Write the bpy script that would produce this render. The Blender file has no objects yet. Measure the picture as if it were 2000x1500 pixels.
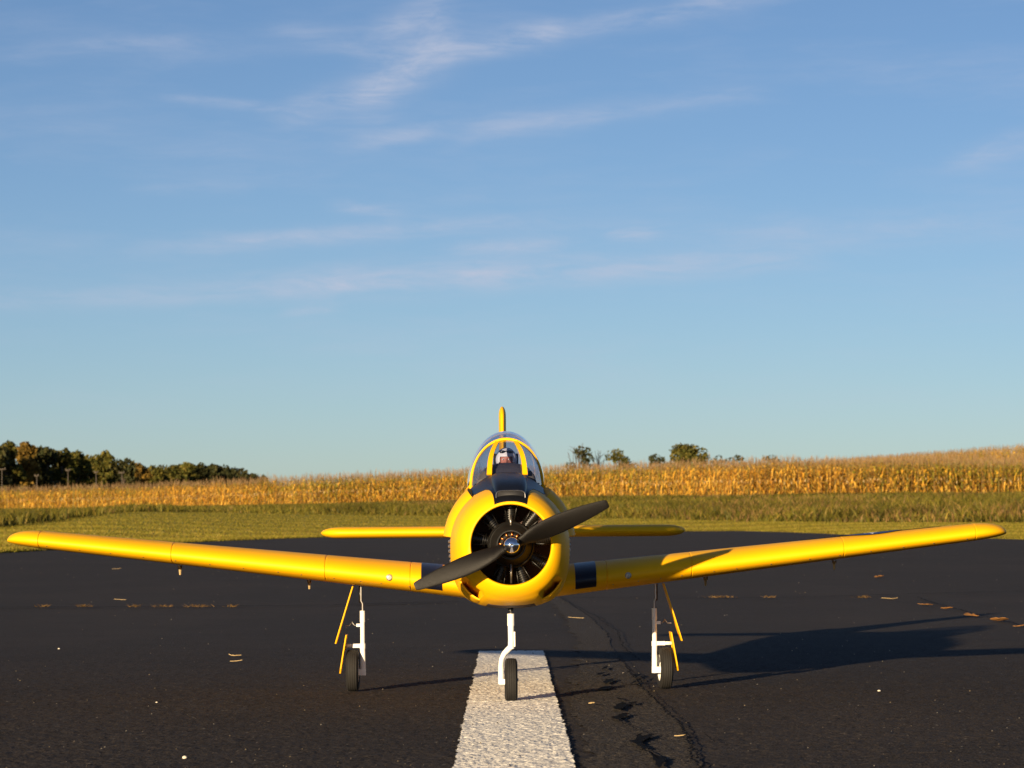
import bpy, bmesh, math, random
import numpy as np
from mathutils import Vector, Matrix
random.seed(7)
rng = np.random.default_rng(11)
S = bpy.context.scene
COL = S.collection
R = math.radians

# ------------------------------------------------------------------ camera
FPX, VPX, VPY, ROLL, CAMH = 6000.0, 993.0, 1020.0, 0.0079, 0.338   # focal (2000 px wide), vanishing point of the runway
cam = bpy.data.cameras.new('camera')
cam.sensor_width = 36.0
cam.lens = FPX / 2000.0 * 36.0
cam.clip_start, cam.clip_end = 0.1, 20000.0
cam.dof.use_dof = True
cam.dof.focus_distance = 5.9
cam.dof.aperture_fstop = 30.0
camo = bpy.data.objects.new('camera', cam)
COL.objects.link(camo)
ey = Vector((VPX - 1000, -(VPY - 750), -FPX)).normalized()
ex = Vector((1, ROLL, 0)); ex.z = -(ex.x * ey.x + ex.y * ey.y) / ey.z; ex.normalize()
ez = ex.cross(ey)
mcam = Matrix((ex, ey, ez)).to_4x4()          # rows: world axes in camera space = camera-to-world
mcam.translation = (0, 0, CAMH)
camo.matrix_world = mcam
S.camera = camo

# ------------------------------------------------------------------ sky, sun, exposure
EL, AZS = R(8.5), 0.47                         # sun height; sideways / forward slope of the shadows
dh = Vector((AZS, 1.0)).normalized()
ldir = Vector((dh.x * math.cos(EL), dh.y * math.cos(EL), -math.sin(EL)))
W = bpy.data.worlds.new('World'); S.world = W; W.use_nodes = True
wt = W.node_tree; wt.nodes.clear()
def wn(t, **k):
    n = wt.nodes.new(t)
    for a, b in k.items(): setattr(n, a, b)
    return n
def wl(a, b): wt.links.new(a, b)
def wm(op, a, b=None, c=None, clamp=False):
    n = wn('ShaderNodeMath', operation=op, use_clamp=clamp)
    for i, v in enumerate((a, b, c)):
        if v is None: continue
        if isinstance(v, (int, float)): n.inputs[i].default_value = v
        else: wl(v, n.inputs[i])
    return n.outputs[0]
sky = wn('ShaderNodeTexSky'); sky.sky_type = 'NISHITA'; sky.sun_disc = False
sky.sun_elevation = EL; sky.sun_rotation = math.atan2(-dh.x, -dh.y)
sky.altitude = 0; sky.air_density = 0.66; sky.dust_density = 0.22; sky.ozone_density = 2.1
tc = wn('ShaderNodeTexCoord'); sp = wn('ShaderNodeSeparateXYZ'); wl(tc.outputs['Generated'], sp.inputs[0])
az = wm('ARCTAN2', sp.outputs[0], sp.outputs[1]); el = wm('ARCSINE', sp.outputs[2])
cb0 = wn('ShaderNodeCombineXYZ'); wl(az, cb0.inputs[0]); wl(el, cb0.inputs[1])
def wnoise(vec, scale, detail, rough=0.55, sx=1, sy=1, rot=0.0, dist=0.0):
    mp = wn('ShaderNodeMapping'); mp.inputs['Scale'].default_value = (sx, sy, 1); mp.inputs['Rotation'].default_value = (0, 0, rot)
    wl(vec, mp.inputs[0])
    n = wn('ShaderNodeTexNoise'); n.inputs['Scale'].default_value = scale; n.inputs['Detail'].default_value = detail
    n.inputs['Roughness'].default_value = rough; n.inputs['Distortion'].default_value = dist
    wl(mp.outputs[0], n.inputs[0]); return n
warp = wnoise(cb0.outputs[0], 14, 4, 0.6)
wv = wn('ShaderNodeVectorMath', operation='MULTIPLY_ADD'); wl(warp.outputs['Color'], wv.inputs[0]); wv.inputs[1].default_value = (0.03, 0.006, 0); wl(cb0.outputs[0], wv.inputs[2])
wsub = wn('ShaderNodeVectorMath', operation='SUBTRACT'); wl(wv.outputs[0], wsub.inputs[0]); wsub.inputs[1].default_value = (0.015, 0.003, 0)
s2 = wn('ShaderNodeSeparateXYZ'); wl(wsub.outputs[0], s2.inputs[0]); waz, wel = s2.outputs[0], s2.outputs[1]
fib = wnoise(wsub.outputs[0], 30, 9, 0.68, 1.0, 5.5, R(-9), 0.35)
fibv = fib.outputs['Fac']
# cirrus streaks: (azimuth, elevation) ends in radians, half width, strength
def ang(px, py): return ((px - VPX) / FPX, (VPY - (py + (px - VPX) * ROLL)) / FPX)
streaks = [((560, 222), (740, 182), 20, .55), ((700, 195), (880, 90), 34, .75), ((880, 105), (1090, 62), 17, .6), ((1060, 70), (1520, -5), 15, .45),
    ((730, 72), (880, 14), 20, .5), ((340, 195), (560, 214), 8, .35), ((930, 255), (1180, 222), 15, .4), ((1150, 228), (1480, 182), 14, .3),
    ((660, 290), (850, 255), 13, .4), ((320, 490), (980, 436), 13, .38), ((540, 560), (1000, 538), 22, .5), ((950, 540), (1560, 510), 20, .42),
    ((-60, 596), (600, 566), 16, .32), ((890, 488), (1110, 474), 11, .34), ((1190, 463), (1280, 457), 10, .4), ((640, 402), (790, 422), 9, .32),
    ((1880, 325), (2060, 280), 18, .4), ((-20, 122), (370, 84), 12, .25), ((570, 614), (670, 604), 8, .28), ((280, 380), (460, 372), 10, .22),
    ((1450, 470), (2050, 430), 26, .22), ((560, 60), (760, 120), 14, .25)]
tot = None
for (p0, p1, hw, st) in streaks:
    a0, e0 = ang(*p0); a1, e1 = ang(*p1)
    low_ = p0[1] > 400; hw *= 1.35; st *= 1.25 if low_ else .88
    L = math.hypot(a1 - a0, e1 - e0); tx, ty = (a1 - a0) / L, (e1 - e0) / L
    da = wm('SUBTRACT', waz, a0); de = wm('SUBTRACT', wel, e0)
    t = wm('DIVIDE', wm('MULTIPLY_ADD', da, tx, wm('MULTIPLY', de, ty)), L)
    d = wm('DIVIDE', wm('MULTIPLY_ADD', da, -ty, wm('MULTIPLY', de, tx)), hw / FPX)
    tt = wm('MULTIPLY', wm('SUBTRACT', t, 0.5), 2.0)
    g = wm('EXPONENT', wm('MULTIPLY', wm('ADD', wm('MULTIPLY', d, d), wm('POWER', wm('ABSOLUTE', wm('MULTIPLY', tt, 0.95)), 4.0)), -1.0))
    g = wm('MULTIPLY', g, st)
    tot = g if tot is None else wm('ADD', tot, g)
fb2 = wm('MULTIPLY_ADD', fibv, 3.2, -1.05, clamp=True)
placed = wm('MULTIPLY', tot, wm('MULTIPLY_ADD', fb2, 0.9, 0.15))
veil = wnoise(wsub.outputs[0], 5, 6, 0.6, 1.0, 6.0, R(-3))
veilv = wm('MULTIPLY', wm('MULTIPLY_ADD', veil.outputs['Fac'], 3.2, -1.45, clamp=True), wm('MULTIPLY_ADD', fb2, 0.30, 0.06))
up = wm('MULTIPLY', el, 18.0, clamp=True)
cov = wm('MULTIPLY', wm('ADD', placed, veilv, clamp=True), up)
hs = wn('ShaderNodeMix', data_type='RGBA', blend_type='MULTIPLY'); hs.inputs[0].default_value = 1.0; hs.inputs[7].default_value = (0.95, 0.95, 1.04, 1)
wl(sky.outputs[0], hs.inputs[6])
mix = wn('ShaderNodeMix', data_type='RGBA'); wl(cov, mix.inputs[0]); wl(hs.outputs[2], mix.inputs[6])
mix.inputs[7].default_value = (5.2, 5.6, 6.9, 1)
bg = wn('ShaderNodeBackground'); bg.inputs[1].default_value = 0.05
wl(mix.outputs[2], bg.inputs[0])
wo = wn('ShaderNodeOutputWorld'); wl(bg.outputs[0], wo.inputs[0])

sun = bpy.data.lights.new('sun', 'SUN'); sun.energy = 5.0; sun.angle = R(0.55); sun.color = (1.0, 0.77, 0.48)
suno = bpy.data.objects.new('sun', sun); COL.objects.link(suno)
suno.rotation_euler = ldir.to_track_quat('-Z', 'Y').to_euler(); suno.location = (-5, -10, 6)
S.view_settings.view_transform = 'Standard'; S.view_settings.look = 'None'
S.view_settings.exposure = 1.0; S.view_settings.gamma = 1.0
S.view_settings.use_curve_mapping = False
S.render.engine = 'CYCLES'

# ------------------------------------------------------------------ helpers
def gpt(px, py):                       # photograph point on the level runway -> world
    D = FPX * CAMH / (py + (px - VPX) * ROLL - VPY)
    return ((px - VPX) * D / FPX, D)
def wpt(px, py, D):                    # photograph point at a known distance -> world
    return ((px - VPX) * D / FPX, D, CAMH - (py + (px - VPX) * ROLL - VPY) * D / FPX)
MATS = {}
class NT:
    def __init__(s, name):
        s.m = bpy.data.materials.new(name); s.m.use_nodes = True
        s.t = s.m.node_tree; s.t.nodes.clear()
        s.out = s.t.nodes.new('ShaderNodeOutputMaterial')
    def n(s, t, **k):
        n = s.t.nodes.new(t)
        for a, b in k.items(): setattr(n, a, b)
        return n
    def l(s, a, b): s.t.links.new(a, b)
    def sock(s, v, inp):
        if isinstance(v, (int, float, tuple)): inp.default_value = v
        else: s.l(v, inp)
    def math(s, op, a, b=0.0, c=None, clamp=False):
        n = s.n('ShaderNodeMath', operation=op, use_clamp=clamp)
        s.sock(a, n.inputs[0]); s.sock(b, n.inputs[1])
        if c is not None: s.sock(c, n.inputs[2])
        return n.outputs[0]
    def co(s, kind='Object'):
        return s.n('ShaderNodeTexCoord').outputs[kind]
    def mapped(s, co, scale=(1, 1, 1), rot=(0, 0, 0)):
        n = s.n('ShaderNodeMapping'); n.inputs['Scale'].default_value = scale; n.inputs['Rotation'].default_value = rot
        s.l(co, n.inputs[0]); return n.outputs[0]
    def noise(s, co, scale, detail=3, rough=0.5, out='Fac', dist=0.0):
        n = s.n('ShaderNodeTexNoise'); n.inputs['Scale'].default_value = scale; n.inputs['Detail'].default_value = detail
        n.inputs['Roughness'].default_value = rough; n.inputs['Distortion'].default_value = dist
        s.l(co, n.inputs[0]); return n.outputs[out]
    def voro(s, co, scale, out='Distance'):
        n = s.n('ShaderNodeTexVoronoi'); n.inputs['Scale'].default_value = scale; s.l(co, n.inputs[0]); return n.outputs[out]
    def ramp(s, fac, stops):
        n = s.n('ShaderNodeValToRGB'); r = n.color_ramp
        while len(r.elements) < len(stops): r.elements.new(0.5)
        for e, (p, c) in zip(r.elements, stops):
            e.position = p; e.color = c if len(c) == 4 else (*c, 1)
        s.l(fac, n.inputs[0]); return n.outputs[0]
    def mix(s, f, a, b, mode='MIX'):
        n = s.n('ShaderNodeMix', data_type='RGBA', blend_type=mode)
        s.sock(f, n.inputs[0])
        for v, i in ((a, 6), (b, 7)):
            s.sock((*v, 1) if isinstance(v, tuple) and len(v) == 3 else v, n.inputs[i])
        return n.outputs[2]
    def bump(s, h, strength, dist, prev=None):
        n = s.n('ShaderNodeBump'); n.inputs['Strength'].default_value = strength; n.inputs['Distance'].default_value = dist
        s.l(h, n.inputs['Height'])
        if prev is not None: s.l(prev, n.inputs['Normal'])
        return n.outputs[0]
    def bsdf(s, base, rough=0.5, metal=0.0, spec=0.5, normal=None, **k):
        n = s.n('ShaderNodeBsdfPrincipled')
        s.sock((*base, 1) if isinstance(base, tuple) and len(base) == 3 else base, n.inputs['Base Color'])
        s.sock(rough, n.inputs['Roughness']); s.sock(metal, n.inputs['Metallic']); n.inputs['Specular IOR Level'].default_value = spec
        if normal is not None: s.l(normal, n.inputs['Normal'])
        for a, b in k.items(): s.sock(b, n.inputs[a.replace('_', ' ')])
        s.l(n.outputs[0], s.out.inputs[0]); return n
def simple(name, base, rough=0.5, metal=0.0, spec=0.5, var=0.12, scale=60, bump=0.0, bscale=300, **k):
    N = NT(name); c = N.co()
    f = N.noise(c, scale, 4, 0.6)
    lo = tuple(v * (1 - var) for v in base); hi = tuple(min(1, v * (1 + var)) for v in base)
    col = N.ramp(f, [(0.3, lo), (0.7, hi)])
    r = N.math('MULTIPLY_ADD', N.noise(c, scale * 2.3, 3), 0.16, rough - 0.08, clamp=True)
    nrm = N.bump(N.noise(c, bscale, 3), bump, 0.001) if bump else None
    N.bsdf(col, r, metal, spec, nrm, **k); MATS[name] = N.m; return N.m

def link(me, name, mat=None, parent=None, smooth=True, mats=None):
    o = bpy.data.objects.new(name, me); COL.objects.link(o)
    if mats:
        for m in mats: me.materials.append(m)
    elif mat is not None: me.materials.append(MATS[mat] if isinstance(mat, str) else mat)
    if smooth and len(me.polygons): me.polygons.foreach_set('use_smooth', [True] * len(me.polygons))
    if parent is not None: o.parent = parent
    return o
def finish(me, auto=None):
    bm = bmesh.new(); bm.from_mesh(me)
    bmesh.ops.remove_doubles(bm, verts=bm.verts, dist=1e-6)
    bmesh.ops.recalc_face_normals(bm, faces=bm.faces)
    if auto:
        for e in bm.edges:
            if len(e.link_faces) == 2 and e.calc_face_angle(0) > auto: e.smooth = False
    bm.to_mesh(me); bm.free()
class MB:
    def __init__(s): s.v = []; s.f = []
    def add(s, v, f):
        o = len(s.v); s.v += [tuple(p) for p in v]; s.f += [tuple(i + o for i in q) for q in f]; return s
    def box(s, c, d, rot=None):
        v = [Vector((x * d[0] / 2, y * d[1] / 2, z * d[2] / 2)) for x in (-1, 1) for y in (-1, 1) for z in (-1, 1)]
        if rot is not None: v = [rot @ p for p in v]
        c = Vector(c)
        return s.add([p + c for p in v], [(0, 1, 3, 2), (4, 6, 7, 5), (0, 4, 5, 1), (2, 3, 7, 6), (0, 2, 6, 4), (1, 5, 7, 3)])
    def tube(s, pts, rad, n=10, cap=True):
        pts = [Vector(p) for p in pts]
        if not isinstance(rad, (list, tuple)): rad = [rad] * len(pts)
        v = []; prev = None
        for i, p in enumerate(pts):
            t = (pts[min(i + 1, len(pts) - 1)] - pts[max(i - 1, 0)])
            t = t.normalized() if t.length > 1e-9 else Vector((0, 0, 1))
            if prev is None:
                a = t.cross(Vector((0.31, 0.77, 0.12))); a = a if a.length > 1e-3 else t.cross(Vector((1, 0, 0)))
            else: a = prev - t * prev.dot(t)
            a.normalize(); prev = a; b = t.cross(a)
            v += [p + (a * math.cos(2 * math.pi * k / n) + b * math.sin(2 * math.pi * k / n)) * rad[i] for k in range(n)]
        f = [(i * n + k, i * n + (k + 1) % n, (i + 1) * n + (k + 1) % n, (i + 1) * n + k) for i in range(len(pts) - 1) for k in range(n)]
        if cap: f += [tuple(range(n))[::-1], tuple((len(pts) - 1) * n + k for k in range(n))]
        return s.add(v, f)
    def lathe(s, prof, mat, n=24, cap0=False, cap1=False):      # prof: (radius, height along local z)
        v = []; f = []
        for r, h in prof:
            v += [mat @ Vector((r * math.cos(2 * math.pi * k / n), r * math.sin(2 * math.pi * k / n), h)) for k in range(n)]
        for i in range(len(prof) - 1):
            f += [(i * n + k, i * n + (k + 1) % n, (i + 1) * n + (k + 1) % n, (i + 1) * n + k) for k in range(n)]
        if cap0: f.append(tuple(range(n))[::-1])
        if cap1: f.append(tuple((len(prof) - 1) * n + k for k in range(n)))
        return s.add(v, f)
    def loft(s, rings, closed=True, cap=(True, True)):
        n = len(rings[0]); v = [p for r in rings for p in r]; m = n if closed else n - 1
        f = [(i * n + k, i * n + (k + 1) % n, (i + 1) * n + (k + 1) % n, (i + 1) * n + k) for i in range(len(rings) - 1) for k in range(m)]
        if cap[0]: f.append(tuple(range(n))[::-1])
        if cap[1]: f.append(tuple((len(rings) - 1) * n + k for k in range(n)))
        return s.add(v, f)
    def build(s, name, mat, parent=None, smooth=True, auto=R(35), off=None):
        me = bpy.data.meshes.new(name)
        v = s.v if off is None else [(p[0] - off[0], p[1] - off[1], p[2] - off[2]) for p in s.v]
        me.from_pydata(v, [], s.f); finish(me, auto); me.update()
        return link(me, name, mat, parent, smooth)
def tag(o, label=None, cat=None, group=None, kind=None):
    if label: o['label'] = label
    if cat: o['category'] = cat
    if group: o['group'] = group
    if kind: o['kind'] = kind
    return o
def empty(name, loc=(0, 0, 0), rz=0):
    o = bpy.data.objects.new(name, None); COL.objects.link(o); o.location = loc; o.rotation_euler = (0, 0, rz)
    o.empty_display_size = 0.05; return o
def soup(name, V, F, C, mat, parent=None, off=None):           # numpy mesh with a colour per vertex
    me = bpy.data.meshes.new(name)
    V = np.asarray(V, np.float32); F = np.asarray(F, np.int32)
    if off is not None: V = V - np.asarray(off, np.float32)
    k = F.shape[1]
    me.vertices.add(len(V)); me.vertices.foreach_set('co', V.ravel())
    me.loops.add(F.size); me.loops.foreach_set('vertex_index', F.ravel())
    me.polygons.add(len(F)); me.polygons.foreach_set('loop_start', np.arange(0, F.size, k, dtype=np.int32))
    me.polygons.foreach_set('loop_total', np.full(len(F), k, np.int32))
    me.update(calc_edges=True)
    a = me.color_attributes.new('Col', 'FLOAT_COLOR', 'POINT')
    C = np.asarray(C, np.float32); a.data.foreach_set('color', np.concatenate([C, np.ones((len(C), 1), np.float32)], 1).ravel())
    return link(me, name, mat, parent, smooth=False)

# ------------------------------------------------------------------ materials
def leafmat(name, trans=0.3, rough=0.7, spec=0.2):
    N = NT(name)
    a = N.n('ShaderNodeVertexColor'); a.layer_name = 'Col'
    p = N.n('ShaderNodeBsdfPrincipled'); N.l(a.outputs[0], p.inputs['Base Color']); p.inputs['Roughness'].default_value = rough
    p.inputs['Specular IOR Level'].default_value = spec
    t = N.n('ShaderNodeBsdfTranslucent'); N.l(a.outputs[0], t.inputs[0])
    m = N.n('ShaderNodeMixShader'); m.inputs[0].default_value = trans
    N.l(p.outputs[0], m.inputs[1]); N.l(t.outputs[0], m.inputs[2]); N.l(m.outputs[0], N.out.inputs[0])
    MATS[name] = N.m
leafmat('corn_leaf', 0.2, 0.65); leafmat('grass_blade', 0.3, 0.6); leafmat('tree_leaf', 0.25, 0.7)

def asphalt():
    N = NT('asphalt'); c = N.co()
    fine = N.noise(c, 260, 3, 0.6); mid = N.noise(c, 95, 2, 0.5); big = N.noise(c, 0.55, 5, 0.6); med = N.noise(c, 4.5, 4, 0.6)
    col = N.ramp(fine, [(0.30, (0.012, 0.0108, 0.010)), (0.5, (0.034, 0.0292, 0.0262)), (0.72, (0.068, 0.057, 0.050))])
    col = N.mix(N.math('MULTIPLY_ADD', big, 1.3, -0.35, clamp=True), col, N.mix(1.0, col, (1.35, 1.28, 1.2), 'MULTIPLY'))
    col = N.mix(N.math('MULTIPLY_ADD', med, 2.2, -1.0, clamp=True), col, N.mix(1.0, col, (0.72, 0.74, 0.78), 'MULTIPLY'))
    v = N.n('ShaderNodeTexVoronoi'); v.inputs['Scale'].default_value = 140; N.l(c, v.inputs[0])
    sc = N.n('ShaderNodeSeparateColor'); N.l(v.outputs['Color'], sc.inputs[0])
    stone = N.math('MULTIPLY', N.math('GREATER_THAN', sc.outputs[0], 0.975), N.math('LESS_THAN', v.outputs['Distance'], 0.33))
    st2 = N.noise(N.mapped(c, (0.9, 0.22, 1)), 1.0, 5, 0.62)
    col = N.mix(N.math('MULTIPLY_ADD', st2, 2.4, -1.15, clamp=True), col, N.mix(1.0, col, (1.5, 1.42, 1.32), 'MULTIPLY'))
    col = N.mix(N.math('MULTIPLY', stone, 0.8), col, (0.14, 0.125, 0.105))
    h = N.math('ADD', N.math('MULTIPLY', fine, 0.6), N.math('MULTIPLY', mid, 0.8))
    b = N.bump(h, 0.45, 0.003)
    N.bsdf(col, 0.9, 0, 0.12, b); MATS['asphalt'] = N.m
asphalt()
def paint_stripe():
    N = NT('stripe_paint'); c = N.co()
    fine = N.noise(c, 210, 3, 0.65); mid = N.noise(c, 85, 2, 0.5); big = N.noise(c, 9, 4)
    h = N.math('ADD', N.math('MULTIPLY', fine, 0.6), N.math('MULTIPLY', mid, 0.8))
    col = N.ramp(fine, [(0.30, (0.25, 0.235, 0.21)), (0.38, (0.74, 0.70, 0.62)), (0.6, (0.88, 0.84, 0.75))])
    col = N.mix(N.math('MULTIPLY_ADD', big, 1.5, -0.55, clamp=True), col, N.mix(1.0, col, (0.88, 0.87, 0.85), 'MULTIPLY'))
    N.bsdf(col, 0.85, 0, 0.2, N.bump(h, 0.5, 0.003)); MATS['stripe_paint'] = N.m
paint_stripe()
def worn_paint():
    N = NT('worn_paint'); c = N.co()
    fine = N.noise(c, 230, 3, 0.65); st = N.noise(N.mapped(c, (60, 12, 1)), 1.0, 4, 0.6)
    col = N.ramp(fine, [(0.32, (0.020, 0.017, 0.015)), (0.55, (0.066, 0.057, 0.048)), (0.75, (0.12, 0.102, 0.084))])
    col = N.mix(N.math('MULTIPLY_ADD', st, 2.0, -0.8, clamp=True), col, (0.045, 0.038, 0.032))
    N.bsdf(col, 0.9, 0, 0.12, N.bump(fine, 0.8, 0.004)); MATS['worn_paint'] = N.m
worn_paint()
simple('tar_crack', (0.004, 0.004, 0.005), 0.95, spec=0.05, var=0.5, scale=90, bump=0.6, bscale=160)
def ground_mat():
    N = NT('ground_cover'); c = N.co()
    a = N.n('ShaderNodeVertexColor'); a.layer_name = 'Col'
    n1 = N.noise(c, 0.25, 5, 0.65); n2 = N.noise(N.mapped(c, (0.35, 0.06, 1)), 1.0, 4, 0.6); n3 = N.noise(c, 9.0, 4, 0.7)
    col = N.mix(N.math('MULTIPLY_ADD', n1, 2.0, -0.6, clamp=True), a.outputs[0], N.mix(1.0, a.outputs[0], (1.35, 1.1, 0.85), 'MULTIPLY'))
    col = N.mix(N.math('MULTIPLY_ADD', n2, 2.2, -0.8, clamp=True), col, N.mix(1.0, col, (0.72, 0.82, 0.75), 'MULTIPLY'))
    col = N.mix(N.math('MULTIPLY_ADD', n3, 1.8, -0.4, clamp=True), N.mix(1.0, col, (0.85, 0.85, 0.85), 'MULTIPLY'), col)
    b = N.bump(n3, 0.12, 0.02)
    N.bsdf(col, 0.95, 0, 0.1, b); MATS['ground_cover'] = N.m
ground_mat()
def yellow():
    N = NT('yellow_paint'); c = N.co()
    f = N.noise(c, 7, 4, 0.6)
    col = N.ramp(f, [(0.3, (0.82, 0.415, 0.001)), (0.7, (0.86, 0.445, 0.002))])
    r = N.math('MULTIPLY_ADD', N.noise(c, 25, 3), 0.14, 0.44, clamp=True)
    b = N.bump(N.noise(c, 420, 2), 0.05, 0.0006)
    N.bsdf(col, r, 0, 0.18, b); MATS['yellow_paint'] = N.m
yellow()
simple('black_paint', (0.005, 0.0055, 0.008), 0.42, spec=0.15, var=0.2)
simple('navy_paint', (0.006, 0.008, 0.020), 0.38, spec=0.4)
simple('white_metal', (0.78, 0.76, 0.72), 0.38, var=0.05)
simple('rubber', (0.016, 0.015, 0.014), 0.75, spec=0.25, bump=0.3, bscale=900)
simple('prop_composite', (0.0055, 0.0045, 0.0037), 0.5, spec=0.22, bump=0.35, bscale=1500, var=0.25, scale=200)
simple('engine_black', (0.008, 0.0075, 0.007), 0.35, spec=0.4, var=0.3)
simple('engine_rod', (0.30, 0.28, 0.25), 0.35, metal=0.9)
simple('firewall_brown', (0.035, 0.012, 0.008), 0.7)
simple('copper', (0.70, 0.26, 0.08), 0.35, metal=1.0)
simple('chrome', (0.88, 0.88, 0.90), 0.05, metal=1.0, var=0.02)
simple('steel', (0.42, 0.40, 0.38), 0.35, metal=1.0)
simple('exhaust_metal', (0.30, 0.28, 0.27), 0.45, metal=0.8, var=0.3)
simple('cockpit_grey', (0.050, 0.048, 0.058), 0.7)
simple('cockpit_dark', (0.012, 0.012, 0.015), 0.7)
simple('helmet_white', (0.72, 0.70, 0.68), 0.4, var=0.06)
simple('figure_skin', (0.42, 0.15, 0.10), 0.6)
simple('goggle_black', (0.01, 0.01, 0.01), 0.25)
simple('flight_suit', (0.10, 0.11, 0.06), 0.8)
simple('lens_white', (0.42, 0.40, 0.33), 0.12, spec=0.8)
simple('insignia_blue', (0.012, 0.022, 0.075), 0.4)
simple('insignia_white', (0.75, 0.74, 0.72), 0.4, var=0.03)
simple('insignia_red', (0.45, 0.03, 0.02), 0.4, var=0.03)
simple('horn_brown', (0.20, 0.10, 0.035), 0.5)
simple('bark', (0.07, 0.05, 0.035), 0.9, var=0.4, scale=6)
simple('pole_wood', (0.075, 0.06, 0.045), 0.85, var=0.3, scale=5)
simple('dry_leaf', (0.27, 0.12, 0.025), 0.7, var=0.35, scale=40)
simple('dry_husk', (0.42, 0.30, 0.14), 0.7, var=0.25, scale=40)
simple('pale_pebble', (0.52, 0.46, 0.38), 0.8, var=0.3, scale=80)
def glass():
    N = NT('canopy_glass')
    t = N.n('ShaderNodeBsdfTransparent'); t.inputs[0].default_value = (0.70, 0.73, 0.86, 1)
    g = N.n('ShaderNodeBsdfGlossy'); g.inputs['Roughness'].default_value = 0.03; g.inputs[0].default_value = (1, 1, 1, 1)
    lw = N.n('ShaderNodeLayerWeight'); lw.inputs['Blend'].default_value = 0.5
    f = N.math('MULTIPLY_ADD', N.math('POWER', lw.outputs['Facing'], 4.0), 0.85, 0.09, clamp=True)
    m = N.n('ShaderNodeMixShader'); N.l(f, m.inputs[0]); N.l(t.outputs[0], m.inputs[1]); N.l(g.outputs[0], m.inputs[2])
    N.l(m.outputs[0], N.out.inputs[0]); MATS['canopy_glass'] = N.m
glass()

# ------------------------------------------------------------------ terrain
PXK = np.array([-600, 0, 100, 260, 420, 600, 850, 1150, 1450, 1700, 2000, 2600], float)
D0K = np.array([24, 39, 43, 50, 62, 74, 90, 100, 98, 62, 49, 34], float)             # runway edge
D1K = np.array([60, 85, 105, 150, 160, 165, 160, 150, 122, 110, 104, 95], float)      # mown lawn ends
Y1K = np.array([1030, 1030, 1018, 999, 1001, 1004, 1007, 1011, 1018, 1020, 1021, 1024], float)
D2K = np.array([330, 320, 305, 283, 262, 242, 230, 219, 196, 196, 200, 205], float)    # corn begins
Y2K = np.array([996, 995, 994, 992, 989, 985, 978, 969, 968, 966, 964, 962], float)
SLK = np.array([.0, .0, .0, .001, .002, .004, .006, .009, .013, .021, .027, .03])      # slope of the field beyond
Z1K = CAMH - (Y1K + (PXK - VPX) * ROLL - VPY) * D1K / FPX
Z2K = CAMH - (Y2K + (PXK - VPX) * ROLL - VPY) * D2K / FPX
def cols(X, Y):
    u = np.clip(X / np.maximum(Y, 5.0) * FPX + VPX, -600, 2600)
    return u
def kn(u, K): return np.interp(u, PXK, K)
def terrain(X, Y):
    X = np.asarray(X, float); Y = np.asarray(Y, float)
    u = cols(X, Y); d0, d1, d2 = kn(u, D0K), kn(u, D1K), kn(u, D2K); z1, z2, sl = kn(u, Z1K), kn(u, Z2K), kn(u, SLK)
    t1 = np.clip((Y - d0) / (d1 - d0), 0, 1); t2 = np.clip((Y - d1) / (d2 - d1), 0, 1)
    z = -0.02 + 0.03 * np.clip((Y - d0 + 0.3) / 0.6, 0, 1) + (z1 - 0.01) * t1 ** 1.25 + (z2 - z1) * t2
    far = np.clip(Y - d2, 0, None)
    z += sl * np.minimum(far, 420) - 0.012 * np.clip(far - 420, 0, None)
    return np.where(Y < 5, -0.02, z)
ys = np.unique(np.concatenate([np.array([-400, -200, -80, -30, -5, 5, 15]), np.arange(20, 120, 0.6), np.arange(120, 340, 3), np.arange(340, 900, 20), np.array([1000, 1400, 2000, 3000, 4500])]))
us = np.unique(np.concatenate([np.linspace(-12, -0.6, 14), np.linspace(-0.6, -0.2, 10), np.linspace(-0.2, 0.2, 260), np.linspace(0.2, 0.6, 10), np.linspace(0.6, 12, 14)]))
UU, YY = np.meshgrid(us, ys)
XX = np.where(YY >= 15, UU * YY, UU * (15 + (15 - YY) * 0.5))
ZZ = terrain(XX, YY)
uu = cols(XX, YY); d1g, d2g = kn(uu, D1K), kn(uu, D2K)
lawn = np.array([0.20, 0.19, 0.012]); rough = np.array([0.08, 0.075, 0.016]); soil = np.array([0.10, 0.060, 0.022])
tl = np.clip((YY - d1g) / 3.0, 0, 1)[..., None]; ts = np.clip((YY - d2g + 6) / 5.0, 0, 1)[..., None]
CC = (lawn * (1 - tl) + rough * tl) * (1 - ts) + soil * ts
strip = np.clip((YY - kn(uu, D0K) - 14) / 10, 0, 1)[..., None]            # drier strip along the runway
CC = np.where((tl < 0.01), CC * strip + np.array([0.25, 0.20, 0.03]) * (1 - strip), CC)
ny, nu = YY.shape
idx = np.arange(ny * nu).reshape(ny, nu)
F = np.stack([idx[:-1, :-1], idx[:-1, 1:], idx[1:, 1:], idx[1:, :-1]], -1).reshape(-1, 4)
g = soup('ground', np.stack([XX, YY, ZZ], -1).reshape(-1, 3), F, CC.reshape(-1, 3), MATS['ground_cover'])
tag(g, 'gently rising mown and rough grassland beyond the dark runway', 'ground', kind='structure')
g.data.polygons.foreach_set('use_smooth', [True] * len(g.data.polygons))

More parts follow.
